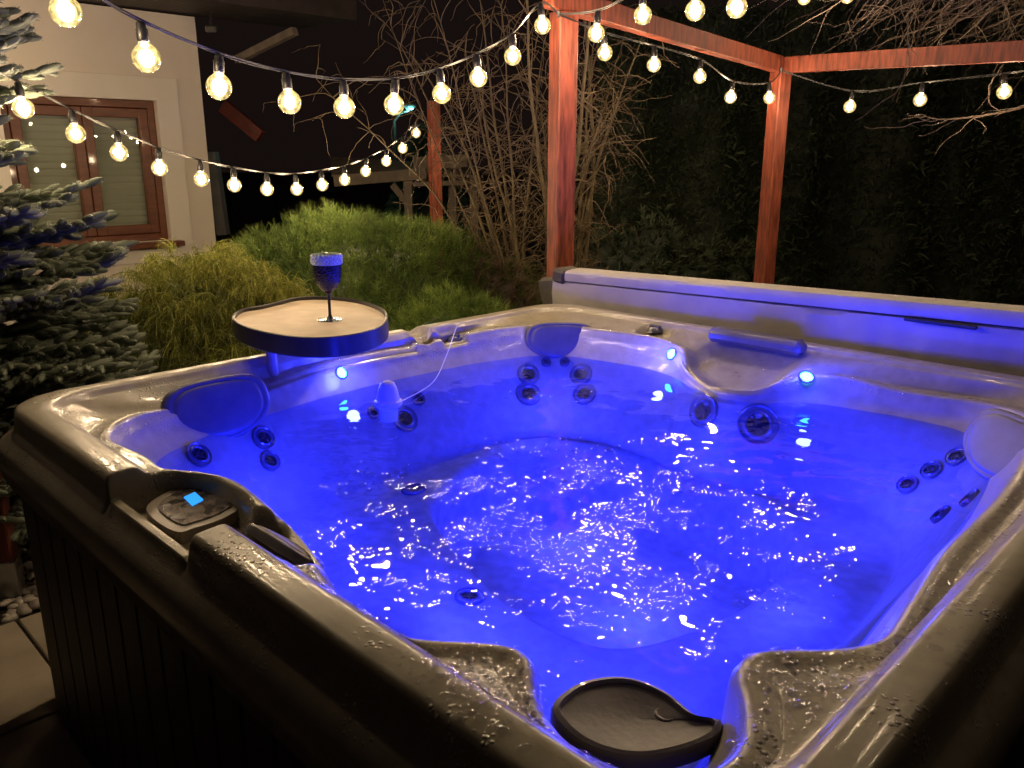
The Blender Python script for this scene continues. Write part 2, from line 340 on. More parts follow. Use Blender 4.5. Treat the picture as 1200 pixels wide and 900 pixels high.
# clamp: bevel rings near lobes must also stay inside the mid line
lim = np.hypot(midin[:, 0], midin[:, 1])
for i in range(ib, ib+8):
    rr_ = np.hypot(S[i, :, 0], S[i, :, 1]); S[i, :, :2] *= np.minimum(1, (lim-.001*(8-(i-ib)))/rr_)[:, None]
P, Q, Z = S[..., 0].copy(), S[..., 1].copy(), S[..., 2].copy()
Zorig = Z.copy(); up = (Z > -.2) & (np.arange(len(rings))[:, None] >= ib)
def ell(cp, cq, ap, aq, pw=2): return (np.abs((P-cp)/ap)**pw+np.abs((Q-cq)/aq)**pw)**(1/pw)
def recess(e, depth, w, floor=None):
    global Z
    k = (1-smst(1-w, 1+w, e))*up
    tgt = np.minimum(Z, floor) if floor is not None else Z-depth
    Z = Z*(1-k)+tgt*k
recess(ell(-.140, -1.04, .178, .135, 2.6), 0, .06, floor=-.074)          # control-panel bay, open to the outside
kk = (1-smst(.9, 1.05, np.abs((P+.14)/.178)))*up*(Q < -1.045)  # low sill in front of the bay
Z = Z*(1-kk)+np.minimum(Zorig, -.046)*kk
_h = tl(332, 632, -.03); recess(ell(_h.x, _h.y, .11, .05, 2.6), .05, .3)                        # hollow above the near headrest
recess(ell(-.05, .83, .165, .15, 4), .035, .25)                           # headrest scoop at the back
pt = tl(1028, 408); recess(ell(pt.x, pt.y, .05, .05), .05, .3)
pt = tl(768, 381); recess(ell(pt.x, pt.y, .06, .05, 4), .022, .2)
pt = tl(533, 384); recess(ell(pt.x, pt.y, .06, .05, 4), .022, .2)
pt = tl(490, 386); recess(ell(pt.x, pt.y, .05, .04), .03, .4)
# left corner and back-left rim slope inwards a little, gentle waviness elsewhere
sl = (smst(-1.02, -.92, P)*(1-smst(-.9, -.8, P)))*smst(-.95, -.85, Q)*up
Z = Z-.02*sl*(Q < .2)
S = np.stack([P, Q, Z], 2)
nR = len(rings)
Vs = S.reshape(-1, 3); i_, k_ = np.meshgrid(np.arange(nR-1), np.arange(NU), indexing='ij')
Fs = np.stack([i_*NU+k_, i_*NU+(k_+1) % NU, (i_+1)*NU+(k_+1) % NU, (i_+1)*NU+k_], -1).reshape(-1, 4)
# param direction may be clockwise: make normals face up/in
a0, b0, c0_ = Vs[Fs[len(Fs)//2, 0]], Vs[Fs[len(Fs)//2, 1]], Vs[Fs[len(Fs)//2, 2]]
f0 = Fs[2*NU]; nz = np.cross(Vs[f0[1]]-Vs[f0[0]], Vs[f0[2]]-Vs[f0[0]])[2]
if nz < 0: Fs = Fs[:, ::-1].copy()
tub = empty('hot_tub', None, 'square outdoor hot tub with tan marbled acrylic shell, lit blue inside', 'hot tub', mat=TUBM)
shell = link('shell', mesh('shell', Vs, Fs, 'shell'), tub)
bvh = BVHTree.FromPolygons([Vector(v) for v in Vs], [tuple(int(j) for j in f) for f in Fs])
def hit(px, py):                        # tub-local hit of the shell through the water
    d = (TUBI.to_3x3() @ ray(px, py)).normalized(); o = TUBI @ EYE
    l, n_, _, _ = bvh.ray_cast(o, d)
    if n_.dot(d) > 0: n_ = -n_
    return l, n_
def topz(p, q):
    l, n_, _, _ = bvh.ray_cast(Vector((p, q, .3)), Vector((0, 0, -1)))
    return (l.z if l else -.05)
# cabinet
def rsq_poly(h, r, n=12):
    o = []
    for cx_, cy_, a_ in ((1, 1, 0), (-1, 1, 90), (-1, -1, 180), (1, -1, 270)):
        for k in range(n+1):
            a = R(a_+90*k/n); o.append(((h-r)*cx_+r*math.cos(a), (h-r)*cy_+r*math.sin(a)))
    return o
mb = MB(); po = rsq_poly(1.062, .12); n = len(po)
mb.add([(p[0], p[1], z) for z in (-.888, -.21) for p in po]+[(p[0]*.97, p[1]*.97, z) for z in (-.21, -.888) for p in po], [(i*n+k, i*n+(k+1) % n, (i+1)*n+(k+1) % n, (i+1)*n+k) for i in range(3) for k in range(n)])
mb.build('cabinet_frame', 'cabinet', tub)
for k in range(4):
    mb = MB(); nP = 18; wdt = 1.88/nP
    for i in range(nP): mb.box((-.94+wdt*(i+.5), -1.072, -.555), (wdt-.006, .02, .68), None, .003)
    mb.xf(Matrix.Rotation(k*math.pi/2, 4, 'Z')).build('side_panel', 'cabinet', tub)
    mb = MB(); pts = [((.94+.140*math.cos(a)), (.94+.140*math.sin(a))) for a in [R(90*j/10) for j in range(11)]]
    inn = [((.94+.124*math.cos(a)), (.94+.124*math.sin(a))) for a in [R(90*j/10) for j in range(11)]][::-1]
    mb.prism(pts+inn, -.888, -.214); mb.xf(Matrix.Rotation(k*math.pi/2, 4, 'Z')).build('corner_post', 'cabinet', tub, True)
# jets on the real surface
def orient(l, n, up=Vector((0, 0, 1))):
    n = n.normalized(); x = up.cross(n); x = x.normalized() if x.length > 1e-3 else Vector((1, 0, 0)); y = n.cross(x)
    m = Matrix((x, y, n)).transposed().to_4x4(); m.translation = l; return m
def jet(px, py, r):
    l, n_ = hit(px, py); n_ = (n_+Vector((0, 0, .12))).normalized(); r *= .88; l = l+n_*.001
    a = MB().lathe([(r*.55, -.004), (r*.55, .004), (r*.62, .007), (r*.72, .004), (r*.86, .004), (r*.95, .007), (r, .004), (r, -.004)], 28)
    o = a.build('jet', 'jet_ring', tub, True); o.matrix_local = orient(l+n_*.002, n_)
    b = MB().lathe([(0.0001, .002), (r*.2, .003), (r*.22, -.001), (r*.5, -.001), (r*.55, .004)], 24)
    for k in range(6):
        a_ = k*math.pi/3; b.beam((r*.15*math.cos(a_), r*.15*math.sin(a_), .002), (r*.54*math.cos(a_), r*.54*math.sin(a_), .002), r*.07, .003, .0005)
    b.build('nozzle', 'jet_dark', o, True)
for px, py, r in [(619,439,.05),(681,439,.05),(619,462,.055),(685,462,.05),(640,425,.022),(662,425,.022),(474,491,.055),(490,468,.028),(437,484,.025),(308,514,.04),(232,534,.042),(316,541,.035),(485,575,.045),
                  (825,482,.062),(888,497,.072),(1122,536,.036),(1092,552,.034),(1064,569,.034),(1104,604,.034),(1138,585,.032),(1159,527,.03),(550,701,.04)]:
    jet(px, py, r)
# lit leds on the walls
for px, py, r in [(400,437,.017),(787,415,.017),(945,442,.019)]:
    l, n_ = hit(px, py); o = MB().lathe([(0.0001, .006), (r*.5, .006), (r*.85, .004), (r, 0), (r, -.003)], 20).build('led_light', 'led', tub, True); o.matrix_local = orient(l+n_*.001, n_)
    o2 = MB().lathe([(r, -.002), (r*1.05, .004), (r*1.3, .003), (r*1.35, -.002)], 20).build('bezel', 'jet_ring', o, True)
# pillows
def pillow(name, c, yaw, w, h, tilt, dshape=1.0, thick=.03, mat='pillow', expo=2.6):
    nu, nv = 56, 36; V = []; Fc = []
    for j in range(nv+1):
        t = j/nv
        for i in range(nu):
            a = 2*math.pi*i/nu; ca, sa = math.cos(a), math.sin(a); expo = 3.4 if sa > 0 else 2.3
            rr = (abs(ca)**expo+abs(sa)**expo)**(-1/expo)
            x = w/2*rr*ca*t; y = h/2*rr*sa*t
            if y < 0: x *= 1-.35*dshape*(abs(y)/(h/2))**1.5
            z = thick*(1-t**4)**.5+.004*math.cos(x/w*3)-.0035*math.exp(-((t-.84)/.035)**2)
            V.append((x, y, z))
    for j in range(nv):
        for i in range(nu): Fc.append((j*nu+i, j*nu+(i+1) % nu, (j+1)*nu+(i+1) % nu, (j+1)*nu+i))
    base = len(V)
    V += [(v[0], v[1], -.012) for v in V[nv*nu:(nv+1)*nu]]
    for i in range(nu): Fc.append((nv*nu+i, nv*nu+(i+1) % nu, base+(i+1) % nu, base+i))
    me = mesh(name, V, Fc, mat)
    o = link(name, me, tub)
    # local z = outwards of cushion (towards tub centre), local y = up
    m = Matrix.Rotation(yaw, 4, 'Z') @ Matrix.Rotation(R(90)-tilt, 4, 'X')
    m.translation = Vector(c); o.matrix_local = m; return o
def facing(c): return math.atan2(-c[1], -c[0])+math.pi/2
def wallat(p, q, z):                    # wall point behind (p,q) seen from the centre
    a = Vector((p, q, 0)).normalized(); l, n_, _, _ = bvh.ray_cast(Vector((0, 0, z)), a)
    return l
c = wallat(-.85, -.60, -.10); pillow('headrest_pillow', (c.x+.010, c.y+.0, -.078), R(90), .31, .18, R(20), .8, .016)
c = wallat(-.8, .8, -.1); pillow('headrest_pillow', (c.x-.002, c.y+.002, -.082), R(45), .28, .15, R(24), .8, .014)
c = wallat(.89, .60, -.1); pillow('headrest_pillow', (c.x+.0, c.y+.0, -.065), R(-45+8), .28, .17, R(26), .8, .016)
c = tl(338, 640, -.06); pillow('headrest_pillow', (c.x, c.y, -.062), R(180), .20, .10, R(50), .8, .008)
# bar shaped headrest at the back
b_ = MB().box((0, 0, 0), (.35, .07, .05), None, .016); o = b_.build('bar_headrest', 'pillow', tub, True); ss_ = o.modifiers.new('round', 'SUBSURF'); ss_.levels = 2; ss_.render_levels = 2; o.location = (-.05, .955, .0)
# rim valves
for px, py in ((768, 381), (533, 384)):
    l = tl(px, py, -.01); z = topz(l.x, l.y)
    o = MB().lathe([(0.0001, .014), (.02, .014), (.026, .010), (.032, .002), (.034, -.004)], 24).build('valve_dial', 'jet_ring', tub, True); o.location = (l.x, l.y, z+.004)
    MB().box((0, 0, .016), (.052, .014, .012), None, .004).build('valve_lever', 'jet_ring', o)
# control panel
floor_z = topz(-.155, -1.0)
ppoly = []
corners = [tl(172, 602, -.06), tl(204, 628, -.06), tl(230, 624, -.06), tl(268, 610, -.06), tl(290, 589, -.06), tl(266, 575, -.06), tl(238, 567, -.06), tl(200, 580, -.06)]
pc = catmull([(c.x, c.y, 0) for c in corners], 5, True); cen = sum(pc, Vector())/len(pc)
bz = -.072
pn = MB().prism([(p.x, p.y) for p in pc], bz-.02, bz+.022).build('control_panel', 'panel_grey', tub)
MB().prism([((cen+(p-cen)*.78).x, (cen+(p-cen)*.78).y) for p in pc], bz+.0222, bz+.0245).build('display_window', 'panel_dark', pn)
s1 = [tl(x, y, -.058) for x, y in ((216, 589), (229, 583), (239, 592), (226, 599))]
MB().prism([(p.x, p.y) for p in s1], bz+.0247, bz+.0262).build('screen', 'screen', pn)
for x, y in ((196, 598), (206, 612)):
    c = tl(x, y, -.058); MB().lathe([(0.0001, .003), (.008, .003), (.010, 0)], 16, (c.x, c.y, bz+.0222)).build('button', 'lid_plastic', pn, True)
# skimmer lid in the near corner
sk = [tl(x, y, -.10) for x, y in ((645, 832), (668, 806), (700, 795), (740, 795), (782, 812), (815, 838), (846, 846), (842, 862), (800, 880), (740, 888), (680, 870))]
sp_ = catmull([(c.x, c.y, 0) for c in sk], 6, True); cs = sum(sp_, Vector())/len(sp_)
mb = MB(); n = len(sp_)
prof = [(1, -.122), (1, -.104), (.975, -.098), (.90, -.097), (.87, -.102), (.6, -.104), (.25, -.106), (.001, -.1065)]
V = [Vector(((cs+(p-cs)*k).x, (cs+(p-cs)*k).y, z)) for k, z in prof for p in sp_]
mb.add(V, [(i*n+k, i*n+(k+1) % n, (i+1)*n+(k+1) % n, (i+1)*n+k) for i in range(len(prof)-1) for k in range(n)])
lid = mb.build('skimmer_lid', 'lid_plastic', tub, True)
MB().lathe([(.0001, .0005), (.010, .0005), (.0125, .0015), (.015, .0005), (.016, -.002)], 24, (cs.x+.02, cs.y+.03, -.1055)).build('finger_grip', 'lid_plastic', lid, True)
# ------------------------------------------------------------------ underwater blue light: tub lamps plus fill points added for dark seats
def lamp(name, p, e, c=(.026, .034, 1), r=.05, aim=None, cone=130):
    l = bpy.data.lights.new(name, 'SPOT' if aim is not None else 'POINT'); l.energy = e; l.color = c; l.shadow_soft_size = r
    o = bpy.data.objects.new(name, l); col.objects.link(o); o.parent = tub; o.location = p
    if aim is not None:
        l.spot_size = R(cone); l.spot_blend = .6; o.rotation_euler = (Vector(aim)-Vector(p)).to_track_quat('-Z', 'Y').to_euler()
    return o
for p, e, aim in (((.62, -.62, -.22), 44, (-.3, .3, -.36)), ((.12, -.66, -.2), 34, (.1, .4, -.5)), ((.70, .0, -.2), 16, (-.4, .0, -.55)), ((.1, .1, -.50), 17, None), ((-.3, .35, -.52), 10, None),
                  ((-.55, -.50, -.22), 8, None), ((-.58, .50, -.22), 8, None), ((.02, .46, -.24), 6, None), ((.52, .56, -.22), 8, None), ((-.2, -.62, -.22), 6, None), ((.56, .05, -.22), 6, None)):
    lamp('underwater_lamp_and_fill', p, e, aim=aim)
for px, py in [(400,437),(787,415),(945,442)]:
    l, n_ = hit(px, py); lamp('led_lamp', l+n_*.06, 3.6, r=.02)
# added spots without fixtures, unseen below the near rim, lighting far rim and cover
for (p_, q_) in ((.30, -.90), (.86, -.15)):
    lamp('underwater_lamp_and_fill', (p_, q_, -.16), 4.0, aim=Vector((0, .9, .12)), cone=140)
# ------------------------------------------------------------------ WATER
WL = -.13
wr = wallring(.13); wa = np.arctan2(wr[:, 1], wr[:, 0]); oo = np.argsort(wa); wa = wa[oo]; wrd = np.hypot(wr[oo, 0], wr[oo, 1])
G = 640; ext = 2.5; xs = (np.arange(G)/(G-1)-.5)*ext; XX, YY = np.meshgrid(xs, xs, indexing='ij')
fq = np.fft.fftfreq(G, ext/(G-1)); KX, KY = np.meshgrid(fq, fq, indexing='ij'); K = np.hypot(KX, KY)
def band(k0, bw):
    w = rng.standard_normal((G, G)); S_ = np.fft.fft2(w)*np.exp(-.5*((np.log(np.maximum(K, .3)/k0))/bw)**2); h = np.real(np.fft.ifft2(S_)); return h/h.std()
cA = tl(610, 620, WL); act = 1.05*np.exp(-(((XX-cA.x)/.58)**2+((YY-cA.y)/.50)**2))
for px, py, s in ((430, 570, .22), (400, 600, .2), (790, 560, .15), (920, 700, .10), (800, 640, .18), (620, 465, .08), (685, 465, .06)):
    c = tl(px, py, WL); act = np.maximum(act, .75*np.exp(-(((XX-c.x)/s)**2+((YY-c.y)/s)**2)))
patch = np.clip(.55+.5*band(4, .5), 0, 1.3)
act = act*patch
H = .0005*band(4, .5)+.00018*band(9, .4)+act*(.0009*band(12, .35)+.00058*band(25, .3)+.00024*band(48, .25))
ins = np.hypot(XX, YY) < np.interp(np.arctan2(YY, XX), wa, wrd, period=2*math.pi)+.035
idx = -np.ones((G, G), int); idx[ins] = np.arange(ins.sum())
Vw = np.stack([XX[ins], YY[ins], H[ins]+WL], 1)
q4 = np.stack([idx[:-1, :-1], idx[1:, :-1], idx[1:, 1:], idx[:-1, 1:]], -1).reshape(-1, 4); q4 = q4[(q4 >= 0).all(1)]
wt = link('tub_water', mesh('tub_water', Vw, q4, 'water')); wt.matrix_world = TUBM
tag(wt, 'rippling blue lit water filling the hot tub', None, kind='structure')
# air bubbles and foam floating over the jets
def domes(name, items, mat, seg=10, lat=4, label='', cat='', kind='stuff', parent=None):
    V = []; Fc = []
    ta = 2*np.pi*np.arange(seg)/seg
    tv = [(math.cos(a)*math.cos(b*math.pi/2/lat), math.sin(a)*math.cos(b*math.pi/2/lat), math.sin(b*math.pi/2/lat)) for b in range(lat) for a in ta]+[(0, 0, 1)]
    tv = np.array(tv); q = [(b*seg+i, b*seg+(i+1) % seg, (b+1)*seg+(i+1) % seg, (b+1)*seg+i) for b in range(lat-1) for i in range(seg)]
    tr = [((lat-1)*seg+i, (lat-1)*seg+(i+1) % seg, lat*seg, lat*seg) for i in range(seg)]
    base = 0; VV = []; FF = []
    for (x, y, z, r, hh, sx, an) in items:
        v = tv*np.array([r*sx, r, hh]); c_, s_ = math.cos(an), math.sin(an)
        VV.append(np.stack([v[:, 0]*c_-v[:, 1]*s_+x, v[:, 0]*s_+v[:, 1]*c_+y, v[:, 2]+z], 1)); FF += [tuple(j+base for j in f) for f in q]+[(a+base, b+base, c+base) for a, b, c, _ in tr]; base += len(tv)
    me = mesh(name, np.concatenate(VV).tolist(), FF, mat); o = link(name, me, parent); o.matrix_world = TUBM
    if label: tag(o, label, cat, kind=kind)
    return o
its = []
for cx_, cy_, n, sx_, sy_ in ((660, 525, 70, 60, 16), (655, 560, 120, 70, 22), (620, 463, 40, 25, 5), (685, 465, 14, 14, 5), (440, 560, 30, 40, 15), (800, 575, 30, 30, 20), (195, 540, 60, 16, 5), (900, 700, 25, 50, 12), (475, 486, 10, 12, 4)):
    for _ in range(n):
        l = tl(random.gauss(cx_, sx_/1.6), random.gauss(cy_, sy_/1.6), WL); r = random.choice((.003, .004, .006, .009, .014))*random.uniform(.7, 1.2)
        if math.hypot(l.x, l.y) < 1.0: its.append((l.x, l.y, WL-.001, r, r*random.uniform(.35, .7), 1, 0))
domes('air_bubbles', its, 'droplet', label='small air bubbles floating on the tub water above the jets', cat='bubbles')
# water drops on the wet rim
its = []
def drop(p, q, r, fl=.4):
    z = topz(p, q)
    if z > -.09: its.append((p, q, z-.0004, r, r*fl, random.uniform(.8, 1.6), random.uniform(0, 3.14)))
eo = eoff(.02, 0)
for i in range(0, NU, 2):
    if random.random() < .62: drop(eo[i, 0]+random.gauss(0, .004), eo[i, 1]+random.gauss(0, .004), random.uniform(.0012, .0035), .6)
    if random.random() < .5:
        a = midin[i]*random.uniform(.995, 1.012); drop(a[0], a[1], random.uniform(.001, .003), .6)
for _ in range(2600):
    i = random.randrange(NU); t_ = random.random(); a = eo[i]*(1-t_)+midin[i]*t_
    drop(a[0], a[1], abs(random.gauss(.002, .0018))+.001, .38)
for (c_, n, rr0) in (((560, 775), 420, .005), ((590, 800), 160, .008), ((920, 780), 110, .009), ((960, 770), 260, .005), ((1130, 740), 40, .008), ((330, 620), 150, .004), ((150, 500), 160, .003), ((270, 560), 120, .003)):
    for _ in range(n):
        l = tl(random.gauss(c_[0], 38), random.gauss(c_[1], 26)); drop(l.x, l.y, random.uniform(.3, 1.2)*rr0, .35)
domes('water_drops', its, 'droplet', label='clear water drops beaded all over the wet tub rim', cat='water drops')
# ------------------------------------------------------------------ COVER folded behind the tub
cover = empty('tub_cover', None, 'folded padded tub cover with pale vinyl skin standing along the back rim', 'tub cover', mat=TUBM)
def slab(profile, p0, p1, n, slope, name, mat, wob=.003):
    # profile in (q,z) extruded along p; sits higher towards +p and wobbles like soft vinyl
    V = []; m = len(profile)
    for i in range(n+1):
        p = p0+(p1-p0)*i/n
        for j, (q, z) in enumerate(profile):
            w = wob*noise.noise(Vector((p*5, j*.8, 3)))+wob*.6*noise.noise(Vector((p*22, j*.8, 7)))
            V.append((p, q-w, z+slope*(p-p0)*(1 if z > .02 else .3)+w*.4))
    Fc = [(i*m+j, i*m+(j+1) % m, (i+1)*m+(j+1) % m, (i+1)*m+j) for i in range(n) for j in range(m)]
    Fc += [tuple(range(m))[::-1], tuple(n*m+j for j in range(m))]
    o = link(name, mesh(name, V, Fc, mat, True), cover); o.data.set_sharp_from_angle(angle=R(35)); return o
slab([(1.135, -.10), (1.128, -.02), (1.125, .02), (1.122, .055), (1.124, .074), (1.14, .078), (1.24, .078), (1.25, .05), (1.25, -.10)], -1.14, 1.1, 120, .024, 'lower_panel', 'cover', .007)
slab([(1.118, .083), (1.114, .098), (1.116, .116), (1.124, .126), (1.16, .131), (1.22, .131), (1.235, .12), (1.235, .083)], -1.06, 1.1, 100, .026, 'upper_panel', 'cover', .002)
MB().box((.475, 1.108, .112), (.21, .014, .012), None, .003).build('handle_slot', 'black', cover)
mb = MB().box((-1.10, 1.175, .10), (.075, .13, .06), Matrix.Rotation(.15, 3, 'Y'), .012); mb.build('end_cap', 'cover_grey', cover, True)
mb = MB(); mb.add([(-1.145, 1.13, -.06), (-1.145, 1.26, -.06), (-1.145, 1.26, .075), (-1.145, 1.13, .075), (-1.23, 1.15, -.03), (-1.26, 1.25, -.02), (-1.30, 1.24, .065), (-1.24, 1.14, .06)],
   [(0, 1, 2, 3), (4, 7, 6, 5), (0, 3, 7, 4), (1, 5, 6, 2), (3, 2, 6, 7), (0, 4, 5, 1)]); mb.build('end_flap', 'cover_grey', cover)
for p_ in (-.8, .1, .8): MB().box((p_, 1.20, -.25), (.04, .02, .42), None, .004).build('bracket', 'black_metal', cover)
# ------------------------------------------------------------------ SIDE TRAY and GOBLET
tz = RIM+.14
tp = [on_z(x, y, tz) for x, y in ((274, 374), (283, 364), (305, 360), (330, 354), (352, 349.5), (385, 349), (420, 353), (446, 362), (453, 373), (444, 384), (415, 393), (375, 397), (330, 394), (292, 385))]
tcn = sum(tp, Vector())/len(tp); sp2 = [p-tcn for p in catmull(tp, 8, True)]
tray = empty('side_table', tcn-Vector((0, 0, .14)), 'kidney shaped swivel tray with stone look top and dark raised edge over the rim', 'side table')
def ringmesh(prof, mat, name, capi=None):
    n = len(sp2); V = []
    for k, z in prof:
        for i, p in enumerate(sp2):
            t = (sp2[(i+1) % n]-sp2[i-1]).normalized(); nn = Vector((t.y, -t.x, 0))
            if nn.dot(p) < 0: nn = -nn
            V.append(Vector((p.x, p.y, 0))+nn*k+Vector((0, 0, z)))
    Fc = [(i*n+k, i*n+(k+1) % n, (i+1)*n+(k+1) % n, (i+1)*n+k) for i in range(len(prof)-1) for k in range(n)]
    if capi: Fc += [tuple(range(n)), tuple((len(prof)-1)*n+k for k in range(n))]
    o = link(name, mesh(name, V, Fc, mat, True), tray); o.data.set_sharp_from_angle(angle=R(40)); return o
ringmesh([(-.003, .10), (-.003, .133)], 'stone_top', 'tabletop', True)
ringmesh([(-.0025, .134), (-.0025, .143), (.001, .145), (.004, .143), (.005, .092), (.0, .088), (-.01, .09), (-.01, .10)], 'black_metal', 'table_edge')
MB().box((.03, -.03, .062), (.12, .08, .05), Matrix.Rotation(R(-20), 3, 'Z'), .012).build('bracket', 'black_metal', tray)
mb = MB().lathe([(.017, -.3), (.017, .09)], 16, (-.135, .02, 0)); mb.lathe([(.026, .075), (.026, .089)], 16, (-.135, .02, 0)); mb.build('support_post', 'panel_grey', tray, True)
MB().beam((-.135, .02, .06), (.08, -.02, .075), .035, .022).build('swivel_arm', 'black_metal', tray)
gl = on_z(387, 375, tz-.007); gob = empty('goblet', gl, 'navy textured goblet with clear sparkling rim standing on the kidney tray', 'goblet')
MB().lathe([(0.0001, .004), (.02, .005), (.036, .003), (.037, .001), (.034, 0), (.0001, 0)], 40).build('foot', 'navy_glass', gob, True)
MB().lathe([(.012, .004), (.006, .010), (.0045, .02), (.0045, .065), (.006, .078), (.012, .084)], 20).build('stem', 'navy_glass', gob, True)
MB().lathe([(.0001, .082), (.012, .085), (.026, .098), (.036, .116), (.041, .138), (.0425, .166), (.0395, .166), (.038, .14), (.030, .112), (.0001, .095)], 40).build('bowl', 'navy_glass', gob, True)
mb = MB().lathe([(.0425, .1665), (.0435, .196), (.041, .196), (.0395, .1665)], 40)
for r_i in range(4):
    for k in range(22):
        a = 2*math.pi*(k+.5*(r_i % 2))/22; mb.lathe([(.0001, .0035), (.003, .0015), (.0035, -.002)], 6, (.0435*math.cos(a), .0435*math.sin(a), .171+r_i*.0068))
mb.build('rim_band', 'clear_glass', gob, True)
# ------------------------------------------------------------------ FLOATING THERMOMETER
fl = TUBM @ tl(455, 474, WL); fl.z = RIM+WL
th_ = empty('floating_thermometer', fl, 'small white dome shaped floater tied by a thin string to the rim', 'thermometer')
pbr('floater', (.62, .64, .7), (.58, .6, .66), rough=.3)
MB().lathe([(.0001, .075), (.012, .074), (.022, .068), (.029, .05), (.034, .028), (.037, .018)], 32).build('dome', 'floater', th_, True)
MB().lathe([(.037, .018), (.042, .014), (.043, .004), (.040, -.004), (.03, -.012), (.026, -.05), (.0001, -.055)], 32).build('float_ring', 'floater', th_, True)
e_ = TUBM @ Vector((tl(535, 386).x, tl(535, 386).y, .01)); a_ = Vector((.04, 0, .01)); b_ = e_-fl
mid_ = (a_+b_)/2+Vector((.02, 0, -.05)); pp = catmull([a_, a_*.6+b_*.4+Vector((.02, 0, -.05)), a_*.3+b_*.7+Vector((.012, 0, -.04)), b_], 10)
MB().tube(pp, .0016, 6).build('string', 'floater', th_, True)
# ------------------------------------------------------------------ GROUND
me = mesh('ground', [(-60, -30, 0), (60, -30, 0), (60, 90, 0), (-60, 90, 0)], [(0, 1, 2, 3)], 'ground_soil'); tag(link('ground', me), 'dark soil ground of the garden', kind='structure')
# paving slabs, beside and under the tub
ax = Vector((SQ, -SQ, 0)); bx_ = Vector((SQ, SQ, 0)); org = TUBM @ Vector((-1.66, -1.52, -.9))
rot = Matrix.Rotation(R(-45), 3, 'Z'); k = 0
slabn = ['concrete paving slab against the left side of the tub, farthest back beside the pebbles', 'concrete paving slab mostly under the left part of the tub', 'concrete paving slab wholly under the middle of the tub', 'pale lit concrete paving slab at the left corner of the tub, touching the pebbles', 'concrete paving slab before the tub side panels, second from the pebbles', 'concrete paving slab before the tub side panels, third from the pebbles']; k = 0
for j in range(2):
    for i in range(3):
        c = org+ax*(.36+i*.61)+bx_*(.20+(.61 if j == 0 else 0)); o = MB().box((0, 0, 0), (.60, .60, .045), None, .004).build('paving_slab', 'slab'); o.location = c+Vector((0, 0, -.013)); o.rotation_euler = (0, 0, R(-45))
        tag(o, slabn[k], 'paving slab', 'paving slabs beside the tub'); k += 1
# pebbles
def blobs(name, pts, mat, tri_sub=1, label='', cat=''):
    import bmesh
    bm = bmesh.new(); bmesh.ops.create_icosphere(bm, subdivisions=tri_sub, radius=1); tv = np.array([v.co[:] for v in bm.verts]); tf = np.array([[v.index for v in f.verts] for f in bm.faces]); bm.free()
    VV = []; FF = []
    for i, (x, y, z, r) in enumerate(pts):
        s = rng.uniform(.6, 1.3, 3)*r; s[2] *= .6; a = rng.uniform(0, 6.28); jit = 1+rng.uniform(-.14, .14, (len(tv), 1)); v = tv*jit*s
        VV.append(np.stack([v[:, 0]*math.cos(a)-v[:, 1]*math.sin(a)+x, v[:, 0]*math.sin(a)+v[:, 1]*math.cos(a)+y, v[:, 2]+z], 1)); FF.append(tf+i*len(tv))
    o = link(name, mesh(name, np.concatenate(VV), np.concatenate(FF), mat)); return tag(o, label, cat, kind='stuff')
pts = []
for _ in range(2600):
    x = random.uniform(-2.9, -1.35); y = random.uniform(1.7, 3.5)
    l = TUBI @ Vector((x, y, RIM))
    if l.x > -1.62: continue
    pts.append((x, y, random.uniform(0, .02), random.uniform(.010, .028)))
blobs('white_pebbles', pts, 'pebble', 2, 'white and brown pebbles spread beside the left post', 'pebbles')
pts = [(random.uniform(-3.0, 1.0), random.uniform(2.6, 6.5), random.uniform(0, .02), random.uniform(.01, .035)) for _ in range(5000)]
pts = [p for p in pts if not (abs((TUBI @ Vector((p[0], p[1], RIM))).x) < 1.16 and abs((TUBI @ Vector((p[0], p[1], RIM))).y) < 1.16)]
blobs('bark_mulch', pts, 'mulch', 1, 'dark bark mulch under the shrubs', 'mulch')
# ------------------------------------------------------------------ PERGOLA
post1 = at_y(661, 14, 4.25); post2 = at_y(915, 85, 5.85); TOPZ = post1.z
pg = empty('pergola', (post1.x, post1.y, 0), 'red stained timber pergola frame with square posts and beams behind the tub', 'pergola')
def wp(name, mb, mat, parent, smooth=False):
    o = mb.build(name, mat, parent, smooth); o.matrix_parent_inverse = Matrix.Translation(-parent.location) ; return o
rz45 = Matrix.Rotation(R(28), 3, 'Z')
for (p, h, w) in ((post1, TOPZ, .105), (post2, post2.z+.09, .105)):
    wp('post', MB().box((p.x, p.y, h/2), (w, w, h), rz45, .006), 'red_wood', pg)
pA = Vector((post1.x, post1.y, TOPZ+.05)); pB = Vector((post2.x, post2.y, post2.z+.045))
dAB = (pB-pA).normalized()
wp('beam', MB().beam(pA-dAB*.12, pB-dAB*.04, .07, .10), 'red_wood', pg)
pC = at_y(1330, 52, 4.1); wp('beam', MB().beam(pB+(pC-pB).normalized()*.05, pC, .07, .10), 'red_wood', pg)
